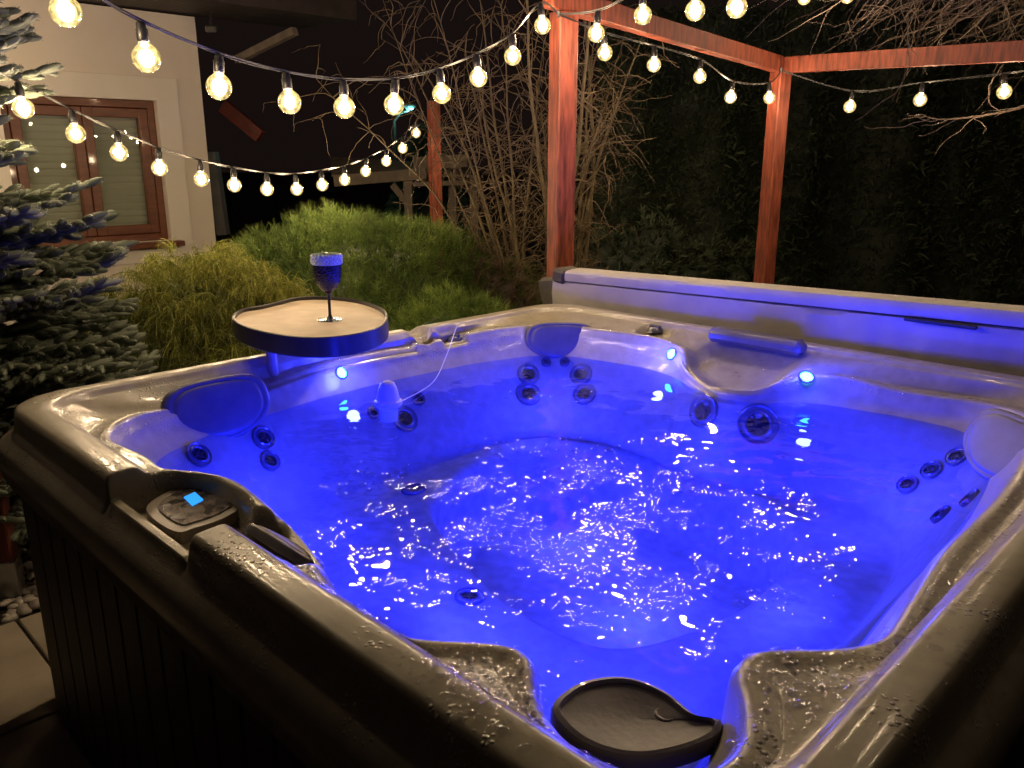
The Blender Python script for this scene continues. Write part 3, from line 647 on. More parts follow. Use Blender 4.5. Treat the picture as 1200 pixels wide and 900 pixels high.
# short beam stub running from the first post towards the house side
pD = pA+Vector((-.05, -.05, .02)); wp('beam', MB().beam(pA+Vector((.02, .0, .055)), pA+Vector((.62, -.9, .10)), .07, .09), 'red_wood', pg)
p4 = Vector((pC.x, pC.y, 0)); wp('post', MB().box((pC.x, pC.y, (pC.z-.05)/2), (.10, .10, pC.z-.05), rz45, .006), 'red_wood', pg)
for (p, dz) in ((post1, -.03), (post2, .0)):
    wp('hook', MB().tube([(p.x-.03, p.y-.075, p.z+dz), (p.x-.03, p.y-.10, p.z+dz), (p.x-.03, p.y-.11, p.z+dz+.02)], .008, 6), 'black', pg)
b0 = at_y(508, 240, 7.4); t0_ = at_y(508, 118, 7.4)
gp = empty('timber_post', (t0_.x, t0_.y, 0), 'free standing red timber post behind the round pine shrub', 'post')
wp('post_shaft', MB().box((t0_.x, t0_.y, t0_.z/2), (.09, .09, t0_.z), rz45, .005), 'red_wood', gp)
wp('hook', MB().tube([(t0_.x-.05, t0_.y-.03, t0_.z-.16), (t0_.x-.09, t0_.y-.04, t0_.z-.16), (t0_.x-.10, t0_.y-.04, t0_.z-.13)], .008, 6), 'black_metal', gp)
nb = on_z(14, 700, 0); npz = 1.35
gp2 = empty('timber_post', (nb.x, nb.y, 0), 'dark red timber post in a grey metal shoe at the left edge among pebbles', 'post')
wp('post_shaft', MB().box((nb.x-.02, nb.y, .10+1.05), (.10, .10, 2.0), Matrix.Rotation(R(20), 3, 'Z'), .005), 'red_wood_dark', gp2)
wp('metal_shoe', MB().box((nb.x-.02, nb.y, .08), (.11, .11, .15), Matrix.Rotation(R(20), 3, 'Z'), .004).tube([(nb.x-.02, nb.y-.06, .1), (nb.x-.02, nb.y-.072, .1)], .008, 8), 'steel', gp2)
# ------------------------------------------------------------------ HOUSE
K = at_y(228, 20, 8.5); K.z = 0
hs = empty('house', K, 'pale rendered house with brown framed window and dark eaves', 'house')
def hm(name, s0, s1, z0, z1, t0, t1, mat, parent=hs, bev=0):   # box in wall coordinates: s along wall (0 at corner), t outwards
    mb = MB(); mb.box(((s0+s1)/2, -(t0+t1)/2, (z0+z1)/2), (s1-s0, abs(t1-t0), z1-z0), None, bev)
    o = mb.xf(Matrix.Rotation(R(45), 4, 'Z')).build(name, mat, parent); return o
W0, W1, Z0, Z1 = -1.78, -.46, .72, 2.02
mb = MB()
for s0, s1, z0, z1 in ((-7, W0, 0, 2.8), (W1, 0, 0, 2.8), (W0, W1, 0, Z0), (W0, W1, Z1, 2.8)):
    mb.box(((s0+s1)/2, .15, (z0+z1)/2), (s1-s0, .3, z1-z0))
mb.box((-.15, 3.3, 1.4), (.3, 6, 2.8))
mb.xf(Matrix.Rotation(R(45), 4, 'Z')).build('wall', 'plaster', hs)
mb = MB(); tw_ = .21     # lighter plaster band round the window
for s0, s1, z0, z1 in ((W0-tw_, W0, Z0-.02, Z1+tw_), (W1, W1+tw_, Z0-.02, Z1+tw_), (W0, W1, Z1, Z1+tw_), (W0-tw_, W1+tw_, Z0-.2, Z0-.02)):
    mb.box(((s0+s1)/2, -.012, (z0+z1)/2), (s1-s0, .024, z1-z0), None, .003)
mb.xf(Matrix.Rotation(R(45), 4, 'Z')).build('window_surround', 'plaster_light', hs)
mb = MB(); fw_ = .085
def fr(mb, s0, s1, z0, z1, w, t0, dp):
    mb.box((s0+w/2, -t0, (z0+z1)/2), (w, dp, z1-z0), None, .006); mb.box((s1-w/2, -t0, (z0+z1)/2), (w, dp, z1-z0), None, .006)
    mb.box(((s0+s1)/2, -t0, z0+w/2), (s1-s0-2*w, dp, w), None, .006); mb.box(((s0+s1)/2, -t0, z1-w/2), (s1-s0-2*w, dp, w), None, .006)
fr(mb, W0, W1, Z0, Z1, .07, -.10, .09)
win = mb.xf(Matrix.Rotation(R(45), 4, 'Z')).build('window', 'window_wood', hs)
mid = (W0+W1)/2
for s0, s1 in ((W0+.075, mid-.003), (mid+.003, W1-.075)):
    mb = MB(); fr(mb, s0, s1, Z0+.075, Z1-.075, .085, -.085, .07); mb.xf(Matrix.Rotation(R(45), 4, 'Z')).build('sash', 'window_wood', win)
    mb = MB(); mb.box(((s0+s1)/2, .095, (Z0+Z1)/2), (s1-s0-.16, .006, Z1-Z0-.3)); mb.xf(Matrix.Rotation(R(45), 4, 'Z')).build('glass_pane', 'pane', win)
    mb = MB(); nsl = 15
    for i in range(nsl):
        zc = Z0+.17+(Z1-Z0-.34)*(i+.5)/nsl; mb.box(((s0+s1)/2, .145, zc), (s1-s0-.10, .012, (Z1-Z0-.34)/nsl-.012), Matrix.Rotation(R(16), 3, 'X'), .003)
    mb.box(((s0+s1)/2, .175, (Z0+Z1)/2), (s1-s0, .01, Z1-Z0-.2))
    mb.xf(Matrix.Rotation(R(45), 4, 'Z')).build('blind', 'blind', win)
hm('window_sill', W0-.06, W1+.08, Z0-.055, Z0-.003, .0, .14, 'window_wood', bev=.006)
mb = MB()   # boarded soffit
for i in range(12): mb.box((-2.6, .05-i*.075-.02, 2.83), (7.6, .068, .02), None, .003)
mb.box((-2.6, -.42, 2.87), (7.6, 1.0, .04)); mb.xf(Matrix.Rotation(R(45), 4, 'Z')).build('soffit', 'soffit', hs)
hm('fascia', -6.4, 1.22, 2.80, 3.02, .90, .93, 'soffit')
mb = MB(); mb.add([(-6.4, -.93, 3.02), (1.2, -.93, 3.02), (1.2, 3, 4.6), (-6.4, 3, 4.6), (-6.4, -.93, 2.99), (1.2, -.93, 2.99), (1.2, 3, 4.57), (-6.4, 3, 4.57)], [(0, 1, 2, 3), (7, 6, 5, 4), (0, 4, 5, 1), (1, 5, 6, 2), (2, 6, 7, 3), (3, 7, 4, 0)])
mb.xf(Matrix.Rotation(R(45), 4, 'Z')).build('roof', 'soffit', hs)
def wpt(px, py, Y): return at_y(px, py, Y)-hs.location
MB().beam(wpt(278, 70, 8.6), wpt(346, 36, 8.2), .07, .07).build('roof_bracket', 'old_wood', hs)
mb = MB().beam(wpt(262, 124, 9.2), wpt(306, 160, 9.2), .14, .14); mb.build('rafter_end', 'red_wood_dark', hs)
MB().beam(wpt(248, 178, 8.7), wpt(262, 275, 8.7), .14, .10).build('corner_pilaster', 'grey_paint', hs)
fx = at_y(248, 33, 8.3); fo = empty('security_lamp', fx, 'small unlit outdoor lamp under the dark eaves', 'lamp')
MB().box((0, 0, 0), (.10, .08, .06), Matrix.Rotation(.5, 3, 'X'), .01).build('lamp_head', 'steel', fo); MB().beam((0, 0, .02), (0, .03, .16), .03, .03).build('bracket', 'black_metal', fo)
# ------------------------------------------------------------------ FOLIAGE BUILDERS
def build_tris(V, T, name, mat, parent, tone):
    o = link(name, mesh(name, V, T, mat, True, tone), parent)
    o.matrix_parent_inverse = Matrix.Translation(-parent.location); return o
def norm(a): return a/np.maximum(np.linalg.norm(a, axis=-1, keepdims=True), 1e-9)
def ribbons(P0, D, Lh, W, droop, segs, tonebase, tipw=.15):
    """blades starting at P0, direction D, length L, bending down by droop; returns verts, tris, tone"""
    n = len(P0); side = norm(np.cross(D, rng.standard_normal((n, 3))))
    ts = np.linspace(0, 1, segs+1); cen = []
    for t in ts:
        c = P0+D*(Lh*t)[:, None]; c = c.copy(); c[:, 2] -= droop*Lh*t*t; cen.append(c)
    V = np.zeros((n, (segs+1)*2, 3)); tn = np.zeros((n, (segs+1)*2))
    for k, t in enumerate(ts):
        w = W*(1-(1-tipw)*t); V[:, 2*k] = cen[k]-side*w[:, None]/2; V[:, 2*k+1] = cen[k]+side*w[:, None]/2
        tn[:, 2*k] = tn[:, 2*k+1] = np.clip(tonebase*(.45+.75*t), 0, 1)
    T = []
    for k in range(segs): T += [(2*k, 2*k+1, 2*k+3), (2*k, 2*k+3, 2*k+2)]
    T = np.array(T)[None]+(np.arange(n)*(segs+1)*2)[:, None, None]
    return V.reshape(-1, 3), T.reshape(-1, 3), tn.ravel()
def merge(parts):
    V = []; T = []; tn = []; b = 0
    for v, t, c in parts: V.append(v); T.append(t+b); tn.append(c); b += len(v)
    return np.concatenate(V), np.concatenate(T), np.concatenate(tn)
def lump(p, f, s):    # cheap smooth bumps
    return np.array([noise.noise(Vector(q)*f+Vector((s, s, s))) for q in p])
def mound(name, label, c, rad, n, style, mat, cat='shrub', seed=0, bumps=.16, per=8, blade=.07, width=.004, extra=None):
    root = empty(name, (c[0], c[1], 0), label, cat)
    u = rng.standard_normal((n, 3)); u[:, 2] = np.abs(u[:, 2])*1.0-.25; u = norm(u)
    lm = lump(u, 2.6, seed+3.1)+.5*lump(u, 6, seed+8.7)
    depth = 1-.22*rng.random(n)**2
    r = (1+bumps*lm)*depth
    Pn = u*r[:, None]*np.array(rad)+np.array([c[0], c[1], 0]); Pn[:, 2] += rad[2]*.02
    nrm_ = norm(u/np.array(rad))
    ok = Pn[:, 2] > .02; Pn, nrm_, lm = Pn[ok], nrm_[ok], lm[ok]; n = len(Pn)
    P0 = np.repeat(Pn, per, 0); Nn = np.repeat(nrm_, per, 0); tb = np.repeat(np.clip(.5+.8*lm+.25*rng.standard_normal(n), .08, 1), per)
    j = rng.standard_normal((len(P0), 3))
    upv = np.array([0, 0, 1.])
    if style == 'bristle':
        ax_ = np.repeat(norm(nrm_*.7+upv*.65+.25*rng.standard_normal((n, 3))), per, 0); off = rng.random((len(P0), 1))*.5*blade
        D = norm(ax_+.55*j); parts = [ribbons(P0+ax_*off, D, blade*rng.uniform(.6, 1.2, len(P0)), np.full(len(P0), width), .08, 2, tb)]
    elif style == 'thread':
        ax_ = np.repeat(norm(nrm_*.8+upv*.25+.45*rng.standard_normal((n, 3))), per, 0)
        D = norm(ax_+.22*j); Lb = blade*rng.uniform(.5, 1.25, len(P0))
        parts = [ribbons(P0-Nn*.03, D, Lb, np.full(len(P0), width), rng.uniform(.35, 1.0, len(P0)), 5, tb, .4)]
        # short side sprigs along each thread
        for t in (.25, .4, .55, .7, .85):
            q = P0-Nn*.03+D*(Lb*t)[:, None]; q = q.copy(); q[:, 2] -= .65*Lb*t*t
            d2 = norm(D*.5-upv*(t*1.6)+.6*rng.standard_normal((len(P0), 3))); parts.append(ribbons(q, d2, blade*.32*rng.uniform(.5, 1.3, len(P0)), np.full(len(P0), width*.8), .5, 2, tb*1.05))
    else:
        ax_ = norm(Nn*.9+upv*.5+.5*j); parts = [ribbons(P0, ax_, blade*rng.uniform(.4, 1.2, len(P0)), np.full(len(P0), width), .3, 2, tb)]
    # closed inner core, inner shade put into its darkest tone, fills the hollow
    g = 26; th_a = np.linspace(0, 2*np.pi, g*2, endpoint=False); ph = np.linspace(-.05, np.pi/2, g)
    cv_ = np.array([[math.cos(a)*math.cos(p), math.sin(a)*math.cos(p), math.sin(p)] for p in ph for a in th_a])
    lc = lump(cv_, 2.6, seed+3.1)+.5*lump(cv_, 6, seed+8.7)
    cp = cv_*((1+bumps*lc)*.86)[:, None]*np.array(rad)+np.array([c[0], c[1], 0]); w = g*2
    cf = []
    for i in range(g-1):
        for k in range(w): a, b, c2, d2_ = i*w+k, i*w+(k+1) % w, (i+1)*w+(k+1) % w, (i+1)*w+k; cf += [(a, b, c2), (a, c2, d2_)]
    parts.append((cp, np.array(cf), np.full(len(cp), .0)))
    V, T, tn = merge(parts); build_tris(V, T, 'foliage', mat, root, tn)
    mb = MB()
    for k in range(5): 
        a = k*1.26; mb.tube([(c[0], c[1], 0), (c[0]+.1*math.cos(a), c[1]+.1*math.sin(a), rad[2]*.3), (c[0]+rad[0]*.5*math.cos(a), c[1]+rad[1]*.5*math.sin(a), rad[2]*.6)], [.03, .02, .01], 6)
    o = mb.build('stem', 'bark', root, True); o.matrix_parent_inverse = Matrix.Translation(-root.location)
    return root
pm = at_y(425, 238, 5.7)
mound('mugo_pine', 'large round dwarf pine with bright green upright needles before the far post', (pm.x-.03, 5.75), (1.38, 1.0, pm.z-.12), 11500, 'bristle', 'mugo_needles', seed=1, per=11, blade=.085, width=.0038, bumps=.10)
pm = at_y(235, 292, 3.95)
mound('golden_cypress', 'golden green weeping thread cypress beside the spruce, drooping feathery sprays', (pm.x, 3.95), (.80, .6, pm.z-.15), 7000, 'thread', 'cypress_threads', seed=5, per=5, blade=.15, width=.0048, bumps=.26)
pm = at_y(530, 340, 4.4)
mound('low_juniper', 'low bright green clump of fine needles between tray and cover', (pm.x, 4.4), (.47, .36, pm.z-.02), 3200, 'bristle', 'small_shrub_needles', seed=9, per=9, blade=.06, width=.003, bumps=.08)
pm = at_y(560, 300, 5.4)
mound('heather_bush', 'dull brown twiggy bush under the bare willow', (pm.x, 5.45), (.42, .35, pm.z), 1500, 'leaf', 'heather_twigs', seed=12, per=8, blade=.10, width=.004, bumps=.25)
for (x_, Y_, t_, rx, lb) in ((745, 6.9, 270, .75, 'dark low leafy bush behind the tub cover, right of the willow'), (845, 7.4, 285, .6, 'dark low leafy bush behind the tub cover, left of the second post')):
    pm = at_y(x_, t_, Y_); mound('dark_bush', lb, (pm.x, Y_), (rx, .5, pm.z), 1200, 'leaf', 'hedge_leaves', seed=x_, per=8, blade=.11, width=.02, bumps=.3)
# ---- spruce
def spruce():
    c = Vector((-2.13, 3.02, 0)); root = empty('blue_spruce', c, 'blue spruce with thick frosty needled twigs at the left edge', 'tree')
    o = MB().tube([(0, 0, 0), (.01, 0, 1), (0, .01, 2), (0, 0, 2.9)], [.06, .05, .03, .008], 8).build('trunk', 'bark', root, True)
    A = []; B = []      # twig start/end
    stems = MB()
    z = .32
    while z < 2.75:
        nb_ = 13; Rm = (.70*(1-(z/2.95)**1.5)+.06)
        if 1.42 < z < 1.70: Rm *= .62        # the open gap in front of the window
        for k in range(nb_):
            a = 2*math.pi*k/nb_+random.uniform(-.25, .25)
            if math.cos(a-R(-35)) < -.45 and random.random() < .8: continue      # far side thinner
            L_ = Rm*random.uniform(.8, 1.12); d = Vector((math.cos(a), math.sin(a), random.uniform(-.05, .22)))
            p0 = Vector((0, 0, z+random.uniform(-.04, .04))); pts_ = [p0+d*L_*t+Vector((0, 0, -.12*L_*math.sin(t*2.6))) for t in (0, .25, .5, .75, 1)]
            stems.tube(pts_, [.012, .010, .008, .006, .004], 5, False)
            cvp = catmull(pts_, 6); nn = len(cvp)
            A.append(cvp[-3]); B.append(cvp[-1]+(cvp[-1]-cvp[-3]).normalized()*.05)
            for t in np.arange(.18, 1.0, .038/max(L_, .2)):
                q = cvp[min(int(t*(nn-1)), nn-1)]; s = Vector((-d.y, d.x, 0)).normalized()
                for sg in (-1, 1):
                    ls = (.30*L_*(1.15-t)+.06)*random.uniform(.7, 1.15); dd = (d*.75+s*sg*.85+Vector((0, 0, random.uniform(-.15, .35)))).normalized()
                    e = q+dd*ls
                    if ls > .11:
                        m_ = q+dd*ls*.5; stems.tube([q, e], [.004, .003], 4, False); A.append(m_); B.append(e)
                        A.append(q+dd*.01); B.append(m_)
                        for sg2 in (-1, 1):
                            if random.random() < .8:
                                d3 = (dd+s*sg2*.6+d*.3+Vector((0, 0, random.uniform(-.1, .3)))).normalized(); A.append(m_); B.append(m_+d3*random.uniform(.05, .085))
                    else: A.append(q); B.append(e)
        z += .105*random.uniform(.85, 1.15)
    o = stems.build('branches', 'bark', root, True)
    A = np.array([tuple(a) for a in A]); B = np.array([tuple(b) for b in B])
    n = len(A); ax_ = norm(B-A); Lt = np.linalg.norm(B-A, axis=1); per = 46
    t = rng.random((n, per)); base = A[:, None]+(B-A)[:, None]*t[..., None]; base = base.reshape(-1, 3)
    axr = np.repeat(ax_, per, 0); side = norm(np.cross(axr, rng.standard_normal(axr.shape))); D = norm(axr*.75+side*.9+np.array([0, 0, .25]))
    tb = np.repeat(np.clip(rng.normal(.55, .2, n), .1, 1), per)
    V1, T1, c1 = ribbons(base, D, rng.uniform(.013, .021, len(base)), np.full(len(base), .003), 0., 1, tb, .3)
    # woolly cores, 5-sided spindles
    e1 = norm(np.cross(ax_, np.array([.3, .2, 1.]))); e2 = np.cross(ax_, e1); prof = ((0, .007), (.25, .0125), (.6, .0135), (.88, .0105), (1.05, .003)); V2 = []
    for tt, r in prof:
        for k in range(6):
            a = 2*math.pi*k/6; V2.append(A+(B-A)*tt+(e1*math.cos(a)+e2*math.sin(a))*r)
    V2 = np.stack(V2, 1).reshape(-1, 3); f = []
    for i in range(4):
        for k in range(6): a, b, c2, d2 = i*6+k, i*6+(k+1) % 6, (i+1)*6+(k+1) % 6, (i+1)*6+k; f += [(a, b, c2), (a, c2, d2)]
    T2 = (np.array(f)[None]+(np.arange(n)*30)[:, None, None]).reshape(-1, 3); c2_ = np.repeat(np.clip(rng.normal(.45, .15, n), .05, 1), 30)
    V, T, tn = merge([(V1, T1, c1), (V2, T2, c2_)])
    o = link('crown', mesh('crown', V, T, 'spruce_needles', True, tn), root)
spruce()
# ---- bare branching
def wiggle(p, d, L_, n, wob, grav=0, curl=0):
    pts_ = [p.copy()]; d = d.normalized()
    for i in range(n):
        d = (d+Vector((random.gauss(0, wob), random.gauss(0, wob), random.gauss(0, wob)+grav))).normalized(); p = p+d*(L_/n); pts_.append(p.copy())
    return pts_, d
def willow():
    b = at_y(640, 318, 5.7); root = empty('bare_willow', (b.x, b.y, 0), 'leafless many stemmed corkscrew willow behind the first red post', 'tree')
    st = MB(); tw2 = MB()
    for i in range(24):
        a = random.uniform(0, 2*math.pi); lean = random.uniform(.03, .27); p = Vector((.14*math.cos(a), .14*math.sin(a), 0)); d = Vector((lean*math.cos(a), lean*math.sin(a)*.6, 1))
        L_ = random.uniform(1.7, 3.0); pts_, dd = wiggle(p, d, L_, 16, .048, -.0); r0 = random.uniform(.010, .022)
        st.tube(pts_, [r0*(1-.8*k/16) for k in range(17)], 6, False)
        for j in range(4, 17):
            for _ in range(random.choice((1, 2, 2))):
                q = pts_[j]; d2 = Vector((random.gauss(.05, .5), random.gauss(0, .5), random.uniform(.2, 1.2))); l2 = random.uniform(.2, .5)
                p2, d3 = wiggle(q, d2, l2, 9, .16, -.05); tw2.tube(p2, [.0042*(1-.75*k/9) for k in range(10)], 4, False)
                for _ in range(2):
                    k = random.randrange(3, 10); p3, _d = wiggle(p2[k], Vector((random.gauss(0, .6), random.gauss(0, .5), random.uniform(-.6, .5))), random.uniform(.12, .38), 7, .26, -.14); tw2.tube(p3, [.0032*(1-.6*m/7) for m in range(8)], 3, False)
    st.build('stems', 'willow_bark', root, True); tw2.build('twigs', 'willow_twig', root, True)
willow()
def overhang():
    b = Vector((4.6, 5.9, 0)); root = empty('bare_tree', b, 'leafless tree at the right whose thin branches hang over the pergola beam', 'tree')
    st = MB(); tw2 = MB(); st.tube([(0, 0, 0), (.02, 0, 1.2), (-.05, -.05, 2.2), (-.1, -.1, 3.2)], [.10, .085, .07, .04], 10)
    for i in range(15):
        s = Vector((-.07, -.07, random.uniform(2.0, 3.1))); tgt = Vector((random.uniform(-3.0, -1.2), random.uniform(-1.6, .3), random.uniform(2.35, 3.2)))
        pts_, dd = wiggle(s, tgt-s, (tgt-s).length, 16, .035, -.002); st.tube(pts_, [.012*(1-.85*k/16)+.0015 for k in range(17)], 6, False)
        for j in range(3, 17):
            for _ in range(2):
                p2, _d = wiggle(pts_[j], Vector((random.gauss(-.5, .6), random.gauss(0, .5), random.uniform(-.7, .4))), random.uniform(.3, .9), 10, .13, -.035); tw2.tube(p2, [.0038*(1-.75*k/10) for k in range(11)], 4, False)
                for _ in range(2):
                    k = random.randrange(2, 10); p3, _d = wiggle(p2[k], Vector((random.gauss(-.2, .6), random.gauss(0, .5), random.uniform(-.8, .3))), random.uniform(.12, .35), 6, .2, -.08); tw2.tube(p3, [.003*(1-.6*m/6) for m in range(7)], 3, False)
    # one low branch arching back under the right beam
    lo = [at_y(x, y, 4.9)-b for x, y in ((1300, 60), (1235, 110), (1190, 128), (1140, 137), (1100, 140), (1080, 134))]
    cp = catmull(lo, 6); tw2.tube(cp, [.009*(1-.7*k/len(cp)) for k in range(len(cp))], 5)
    for q in cp[4::2]:
        p2, _d = wiggle(q, Vector((random.gauss(-.6, .4), random.gauss(0, .4), random.uniform(-.6, .8))), random.uniform(.12, .4), 8, .2, -.03); tw2.tube(p2, [.004*(1-.7*k/8) for k in range(9)], 4, False)
    st.build('trunk', 'bark', root, True); tw2.build('twigs', 'twig_pale', root, True)
overhang()
# ---- hedge
def hedge():
    root = empty('tall_hedge', (4.5, 9, 0), 'tall dark evergreen hedge closing the garden on the right', 'hedge')
    n = 42000; x = rng.uniform(-3.6, 7.5, n); z = rng.uniform(0, 1, n)**.9*3.0
    bump_ = np.array([noise.noise(Vector((a*.9, b*.5, 1)))*.35+noise.noise(Vector((a*3.2, b*2.2, 5)))*.2+noise.noise(Vector((a*8, b*7, 2)))*.08 for a, b in zip(x, z)])
    y = -bump_-.15*rng.random(n)-.22*np.abs(np.sin(x*3.4))-.3*(1-z/3.0)**2
    P0 = np.stack([x, y, z], 1); D = norm(np.stack([rng.normal(0, .4, n), rng.normal(-.7, .3, n), rng.normal(.6, .5, n)], 1))
    tb = np.clip(.5+1.0*bump_+rng.normal(0, .25, n), .03, 1)
    V, T, tn = ribbons(P0, D, rng.uniform(.05, .13, n), rng.uniform(.015, .035, n), .3, 2, tb, .2)
    gx = np.linspace(-3.6, 7.5, 90); gz = np.linspace(0, 3.0, 26); GX, GZ = np.meshgrid(gx, gz, indexing='ij')
    bg = np.array([noise.noise(Vector((a*.9, b*.5, 1)))*.35+noise.noise(Vector((a*3.2, b*2.2, 5)))*.2 for a, b in zip(GX.ravel(), GZ.ravel())])
    Vc = np.stack([GX.ravel(), -bg+.12-.22*np.abs(np.sin(GX.ravel()*3.4))-.3*(1-GZ.ravel()/3)**2, GZ.ravel()], 1); Tc = []
    for i in range(89):
        for k in range(25): a = i*26+k; Tc += [(a, a+26, a+27), (a, a+27, a+1)]
    V, T, tn = merge([(V, T, tn), (Vc, np.array(Tc), np.zeros(len(Vc)))])
    # back half gives the hedge its thickness
    Vb = Vc.copy(); Vb[:, 1] = 1.0; V, T, tn = merge([(V, T, tn), (Vb, np.array(Tc)[:, ::-1], np.zeros(len(Vb)))])
    o = link('foliage', mesh('foliage', V, T, 'hedge_leaves', True, tn), root); o.rotation_euler = (0, 0, R(-6))
    mb = MB()
    for i in range(16): mb.tube([(-3.4+i*.7, .4, 0), (-3.4+i*.7, .4, 2.6)], [.05, .02], 6)
    mb.build('stems', 'bark', root, True)
hedge()
# ---- far things left of the pergola: timber swing frame, fence, lamp, lit conifer
fb = at_y(450, 232, 9.2); sw = empty('timber_arbour', (fb.x, fb.y, 0), 'dim weathered timber arbour frame far behind the round pine', 'arbour')
def fpt(px, py, Y=9.2): return at_y(px, py, Y)-sw.location
mb = MB(); mb.beam(fpt(392, 212), fpt(500, 203), .10, .12); mb.beam(fpt(485, 192, 9.6), fpt(548, 188, 9.6), .2, .14); mb.build('top_rail', 'old_wood', sw)
for a, b_, Y in (((478, 212), (482, 300), 9.2), ((555, 205), (553, 300), 9.5), ((530, 210), (530, 300), 9.5)):
    q = fpt(*a, Y); e = Vector((q.x, q.y, 0)); MB().beam(q, e, .09, .09).build('post', 'old_wood', sw)
MB().beam(fpt(460, 216), fpt(482, 244), .07, .07).build('brace', 'old_wood', sw)
MB().beam(fpt(484, 216), fpt(545, 214), .05, .05).build('cross_rail', 'old_wood', sw)
mb = MB()
for i in range(9): mb.beam(fpt(400+i*17, 186+i*1, 10.2), fpt(402+i*17, 206, 9.4), .25, .03)
mb.build('roof_boards', 'old_wood', sw)
lp = at_y(463, 182, 13); tp_ = at_y(463, 142, 13); sl_ = empty('street_lamp', (lp.x, lp.y, 0), 'distant street lamp with small cyan light on a thin pole', 'street lamp')
MB().tube([(0, 0, 0), (0, 0, tp_.z), (.1, 0, tp_.z+.12), (.24, 0, tp_.z+.16)], [.04, .03, .025, .02], 8).build('pole', 'steel', sl_, True)
q = at_y(480, 127, 13)-sl_.location; MB().box(q+Vector((0, 0, .04)), (.2, .14, .06), None, .02).build('lamp_head', 'grey_paint', sl_)
MB().lathe([(.0001, -.03), (.05, -.015), (.06, .005)], 16, q).build('lens', 'far_lamp', sl_, True)
sp = bpy.data.lights.new('street_lamp_light', 'POINT'); sp.energy = 6; sp.color = (.2, .9, .85); sp.shadow_soft_size = .05; so = bpy.data.objects.new('street_lamp_light', sp); col.objects.link(so); so.parent = sl_; so.location = q+Vector((0, -.1, -.12))
def conifer(px, Y, ztop, r, lb):
    b = at_y(px, 185, Y); root = empty('far_conifer', (b.x, b.y, 0), lb, 'tree'); n = 5000
    z = rng.random(n)**.8*ztop; rr = r*(1-z/ztop)+.05; a = rng.uniform(0, 6.28, n); rad_ = rr*rng.uniform(.5, 1.1, n)
    P0 = np.stack([rad_*np.cos(a), rad_*np.sin(a), z], 1); D = norm(np.stack([np.cos(a), np.sin(a), rng.normal(-.1, .4, n)], 1))
    V, T, tn = ribbons(P0, D, rng.uniform(.08, .2, n), rng.uniform(.02, .05, n), .3, 2, rng.uniform(.1, 1, n))
    link('crown', mesh('crown', V, T, 'far_conifer', True, tn), root); MB().tube([(0, 0, 0), (0, 0, ztop*.9)], [.08, .02], 7).build('trunk', 'bark', root, True)
conifer(500, 12.2, 1.95, .8, 'small distant conifer tinted teal beside the street lamp')
# ------------------------------------------------------------------ STRING LIGHTS
import bmesh
GR = .038
def lathe_me(name, prof, mat, n=20):
    mb = MB().lathe(prof, n); return mesh(name, mb.v, mb.f, mat, True)
glob = []
for k in range(13):
    a = math.pi*k/12; r = GR*math.sin(a); z = -GR*math.cos(a)
    if k == 12: r = .0
    glob.append((max(r, .0001), z))
glob = [g_ for g_ in glob if not (g_[1] > .028)]+[(.016, .036), (.0135, .044)]
me_globe = lathe_me('bulb', glob, 'bulb_glass', 24)
bm = bmesh.new(); bmesh.ops.create_icosphere(bm, subdivisions=2, radius=1)
for v in bm.verts: v.co.x *= .020; v.co.y *= .020; v.co.z *= .025
me_fil = bpy.data.meshes.new('filament'); bm.to_mesh(me_fil); bm.free(); me_fil.materials.append(M['filament'])
me_sock = lathe_me('socket', [(.0001, -.002), (.0145, -.002), (.016, .004), (.016, .030), (.013, .034), (.012, .046), (.009, .050), (.0001, .050)], 'black', 14)
SOCK = .042      # socket bottom above bulb centre
def string(label, pts, pre=(), post=(), cr=.0028, sway=True):
    """pts: bulb centres; pre/post: extra cable points (world)"""
    root = empty('string_lights', pts[0], label, 'string lights', 'strings of round garden bulbs')
    tops = []
    for p in pts:
        tilt = Matrix.Rotation(random.uniform(-.10, .10), 4, 'X') @ Matrix.Rotation(random.uniform(-.12, .12), 4, 'Y') @ Matrix.Rotation(random.uniform(0, 6), 4, 'Z')
        top = p+Vector((0, 0, SOCK+.05)); tops.append(top)
        s = link('socket', me_sock, root); s.matrix_local = Matrix.Translation(-root.location) @ Matrix.Translation(top) @ tilt @ Matrix.Translation((0, 0, -.05))
        b = link('bulb', me_globe, s); b.location = (0, 0, -SOCK)
        f = link('filament', me_fil, s); f.location = (0, 0, -SOCK); f.scale = (random.uniform(.85, 1.1),)*3
    path = list(pre)+tops+list(post)
    fine = catmull(path, 10)
    mb = MB().tube([q+Vector((0, 0, .006))-root.location for q in fine], cr, 6)
    mb.tube([q+Vector((0, .004, .0005))-root.location+Vector((0, 0, .0015*math.sin(i*.4))) for i, q in enumerate(fine)], cr*.8, 6)
    mb.build('cable', 'black', root, True)
    return root
def interp(lst, ys):
    return [at_y(x, y, Y) for (x, y), Y in zip(lst, ys)]
s1 = [(73,14),(169,68),(260,102),(337,120),(404,126),(464,123),(516,110),(559,91),(601,66),(633,30)]
y1 = [2.2,2.38,2.6,2.84,3.05,3.25,3.45,3.65,3.85,4.02]
hk1 = Vector((post1.x-.03, post1.y-.10, post1.z-.03))
string('upper string of round bulbs sagging from top left to the first red post', interp(s1, y1), pre=[Vector((-1.9, .9, 2.45)), Vector((-1.35, 1.35, 2.2))], post=[hk1])
s2 = [(25,127),(87,157),(140,179),(188,197),(236,210),(275,217),(314,222),(347,222),(377,217),(404,211),(430,201),(453,189),(472,174),(489,156)]
y2 = list(np.linspace(3.2, 6.9, 14)); hk3 = Vector((t0_.x-.10, t0_.y-.04, t0_.z-.13))
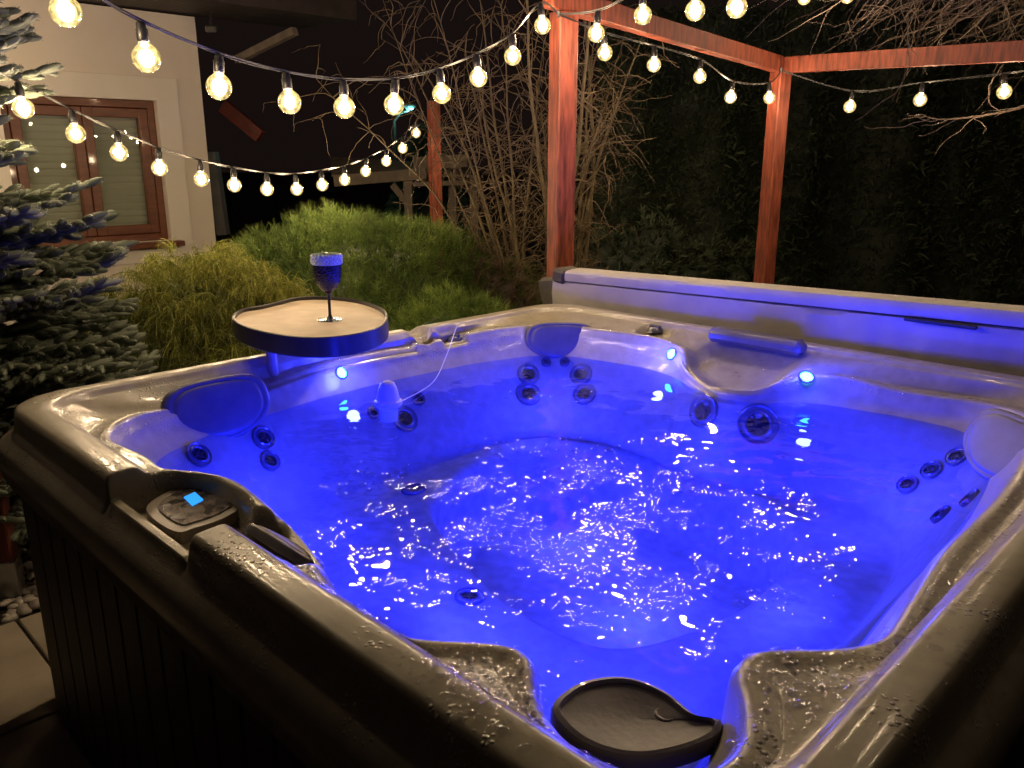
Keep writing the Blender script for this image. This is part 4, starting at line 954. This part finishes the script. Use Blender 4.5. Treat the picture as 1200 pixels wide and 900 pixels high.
string('lower string of round bulbs sagging from the house window to the far red post', interp(s2, y2), pre=[at_y(-60, 60, 2.9)], post=[hk3])
s3 = [(700,39),(752,18),(813,13),(860,9)]
string('short string of round bulbs rising from the first red post to the top right', interp(s3, [3.95, 3.7, 3.4, 3.25]) +[Vector((1.25, 2.6, 2.28)), Vector((1.5, 2.25, 2.36)), Vector((1.75, 1.9, 2.45))], pre=[hk1], post=[Vector((2.2, 1.3, 2.7))])
s4 = [(707,62),(766,76),(820,90),(858,114),(900,115)]
hk2 = Vector((post2.x-.03, post2.y-.10, post2.z))
string('string of round bulbs swagged below the pergola beam between the two red posts', interp(s4, [4.35, 4.7, 5.1, 5.4, 5.65]), pre=[hk1], post=[hk2])
s5 = [(998,125),(1079,117),(1174,108),(1262,98)]
string('string of round bulbs looped below the right pergola beam', interp(s5, [5.5, 5.1, 4.7, 4.35]), pre=[hk2], post=[at_y(1340, 70, 4.0)])
s6 = [(942,-2),(992,-4),(1050,-26)]
string('string of round bulbs crossing high above the frame among bare twigs', interp(s6, [5.2, 5.1, 5.0])+[Vector((3.0, 4.6, 2.95))], pre=[at_y(880, -60, 5.3)], post=[Vector((3.6, 4.2, 3.1))])
string('unseen string of round bulbs left of the frame, extra bulbs added to brighten the house wall', [Vector((-2.75, 3.4, 2.3)), Vector((-3.1, 3.95, 2.2)), Vector((-3.5, 4.5, 2.14)), Vector((-3.9, 5.0, 2.14)), Vector((-4.4, 5.5, 2.2)), Vector((-4.9, 6.0, 2.32)), Vector((-4.3, 6.1, 1.9)), Vector((-4.65, 6.35, 2.0)), Vector((-5.0, 6.5, 2.2)), Vector((-4.0, 5.75, 1.75)), Vector((-4.1, 5.85, 2.5)), Vector((-3.75, 5.45, 2.6)), Vector((-4.5, 6.2, 2.5)), Vector((-4.75, 6.5, 2.35)), Vector((-4.9, 6.75, 1.8))], pre=[Vector((-2.3, 2.2, 2.6))], post=[Vector((-5.3, 6.6, 2.6))])  # out of view; extra bulbs near the wall added to brighten it
# ------------------------------------------------------------------ WORLD, CAMERA
w = bpy.data.worlds.new('World'); sc.world = w; w.use_nodes = True; nt = w.node_tree; bg = nt.nodes['Background']
sky = nt.nodes.new('ShaderNodeTexSky'); sky.sky_type = 'NISHITA'; sky.sun_disc = False; sky.sun_elevation = R(-1); sky.sun_rotation = R(200)
mixc = nt.nodes.new('ShaderNodeMix'); mixc.data_type = 'RGBA'; mixc.inputs[0].default_value = .85
nt.links.new(sky.outputs[0], mixc.inputs[6]); mixc.inputs[7].default_value = (.9, .55, .5, 1)
nt.links.new(mixc.outputs[2], bg.inputs[0]); bg.inputs[1].default_value = .008
cam = bpy.data.cameras.new('camera'); co = bpy.data.objects.new('camera', cam); col.objects.link(co); co.location = EYE; co.rotation_euler = (math.pi/2-TH, 0, 0)
cam.sensor_fit = 'HORIZONTAL'; cam.sensor_width = 36; cam.lens = 36*F/1200; cam.clip_start = .02; cam.clip_end = 500; sc.camera = co
sc.view_settings.view_transform = 'Standard'; sc.view_settings.look = 'None'; sc.view_settings.exposure = .15; sc.view_settings.gamma = 1
sc.render.engine = 'CYCLES'; cy = sc.cycles; cy.use_denoising = True; cy.max_bounces = 8; cy.transparent_max_bounces = 16; cy.sample_clamp_indirect = 6; cy.caustics_reflective = False; cy.caustics_refractive = False; cy.use_light_tree = True
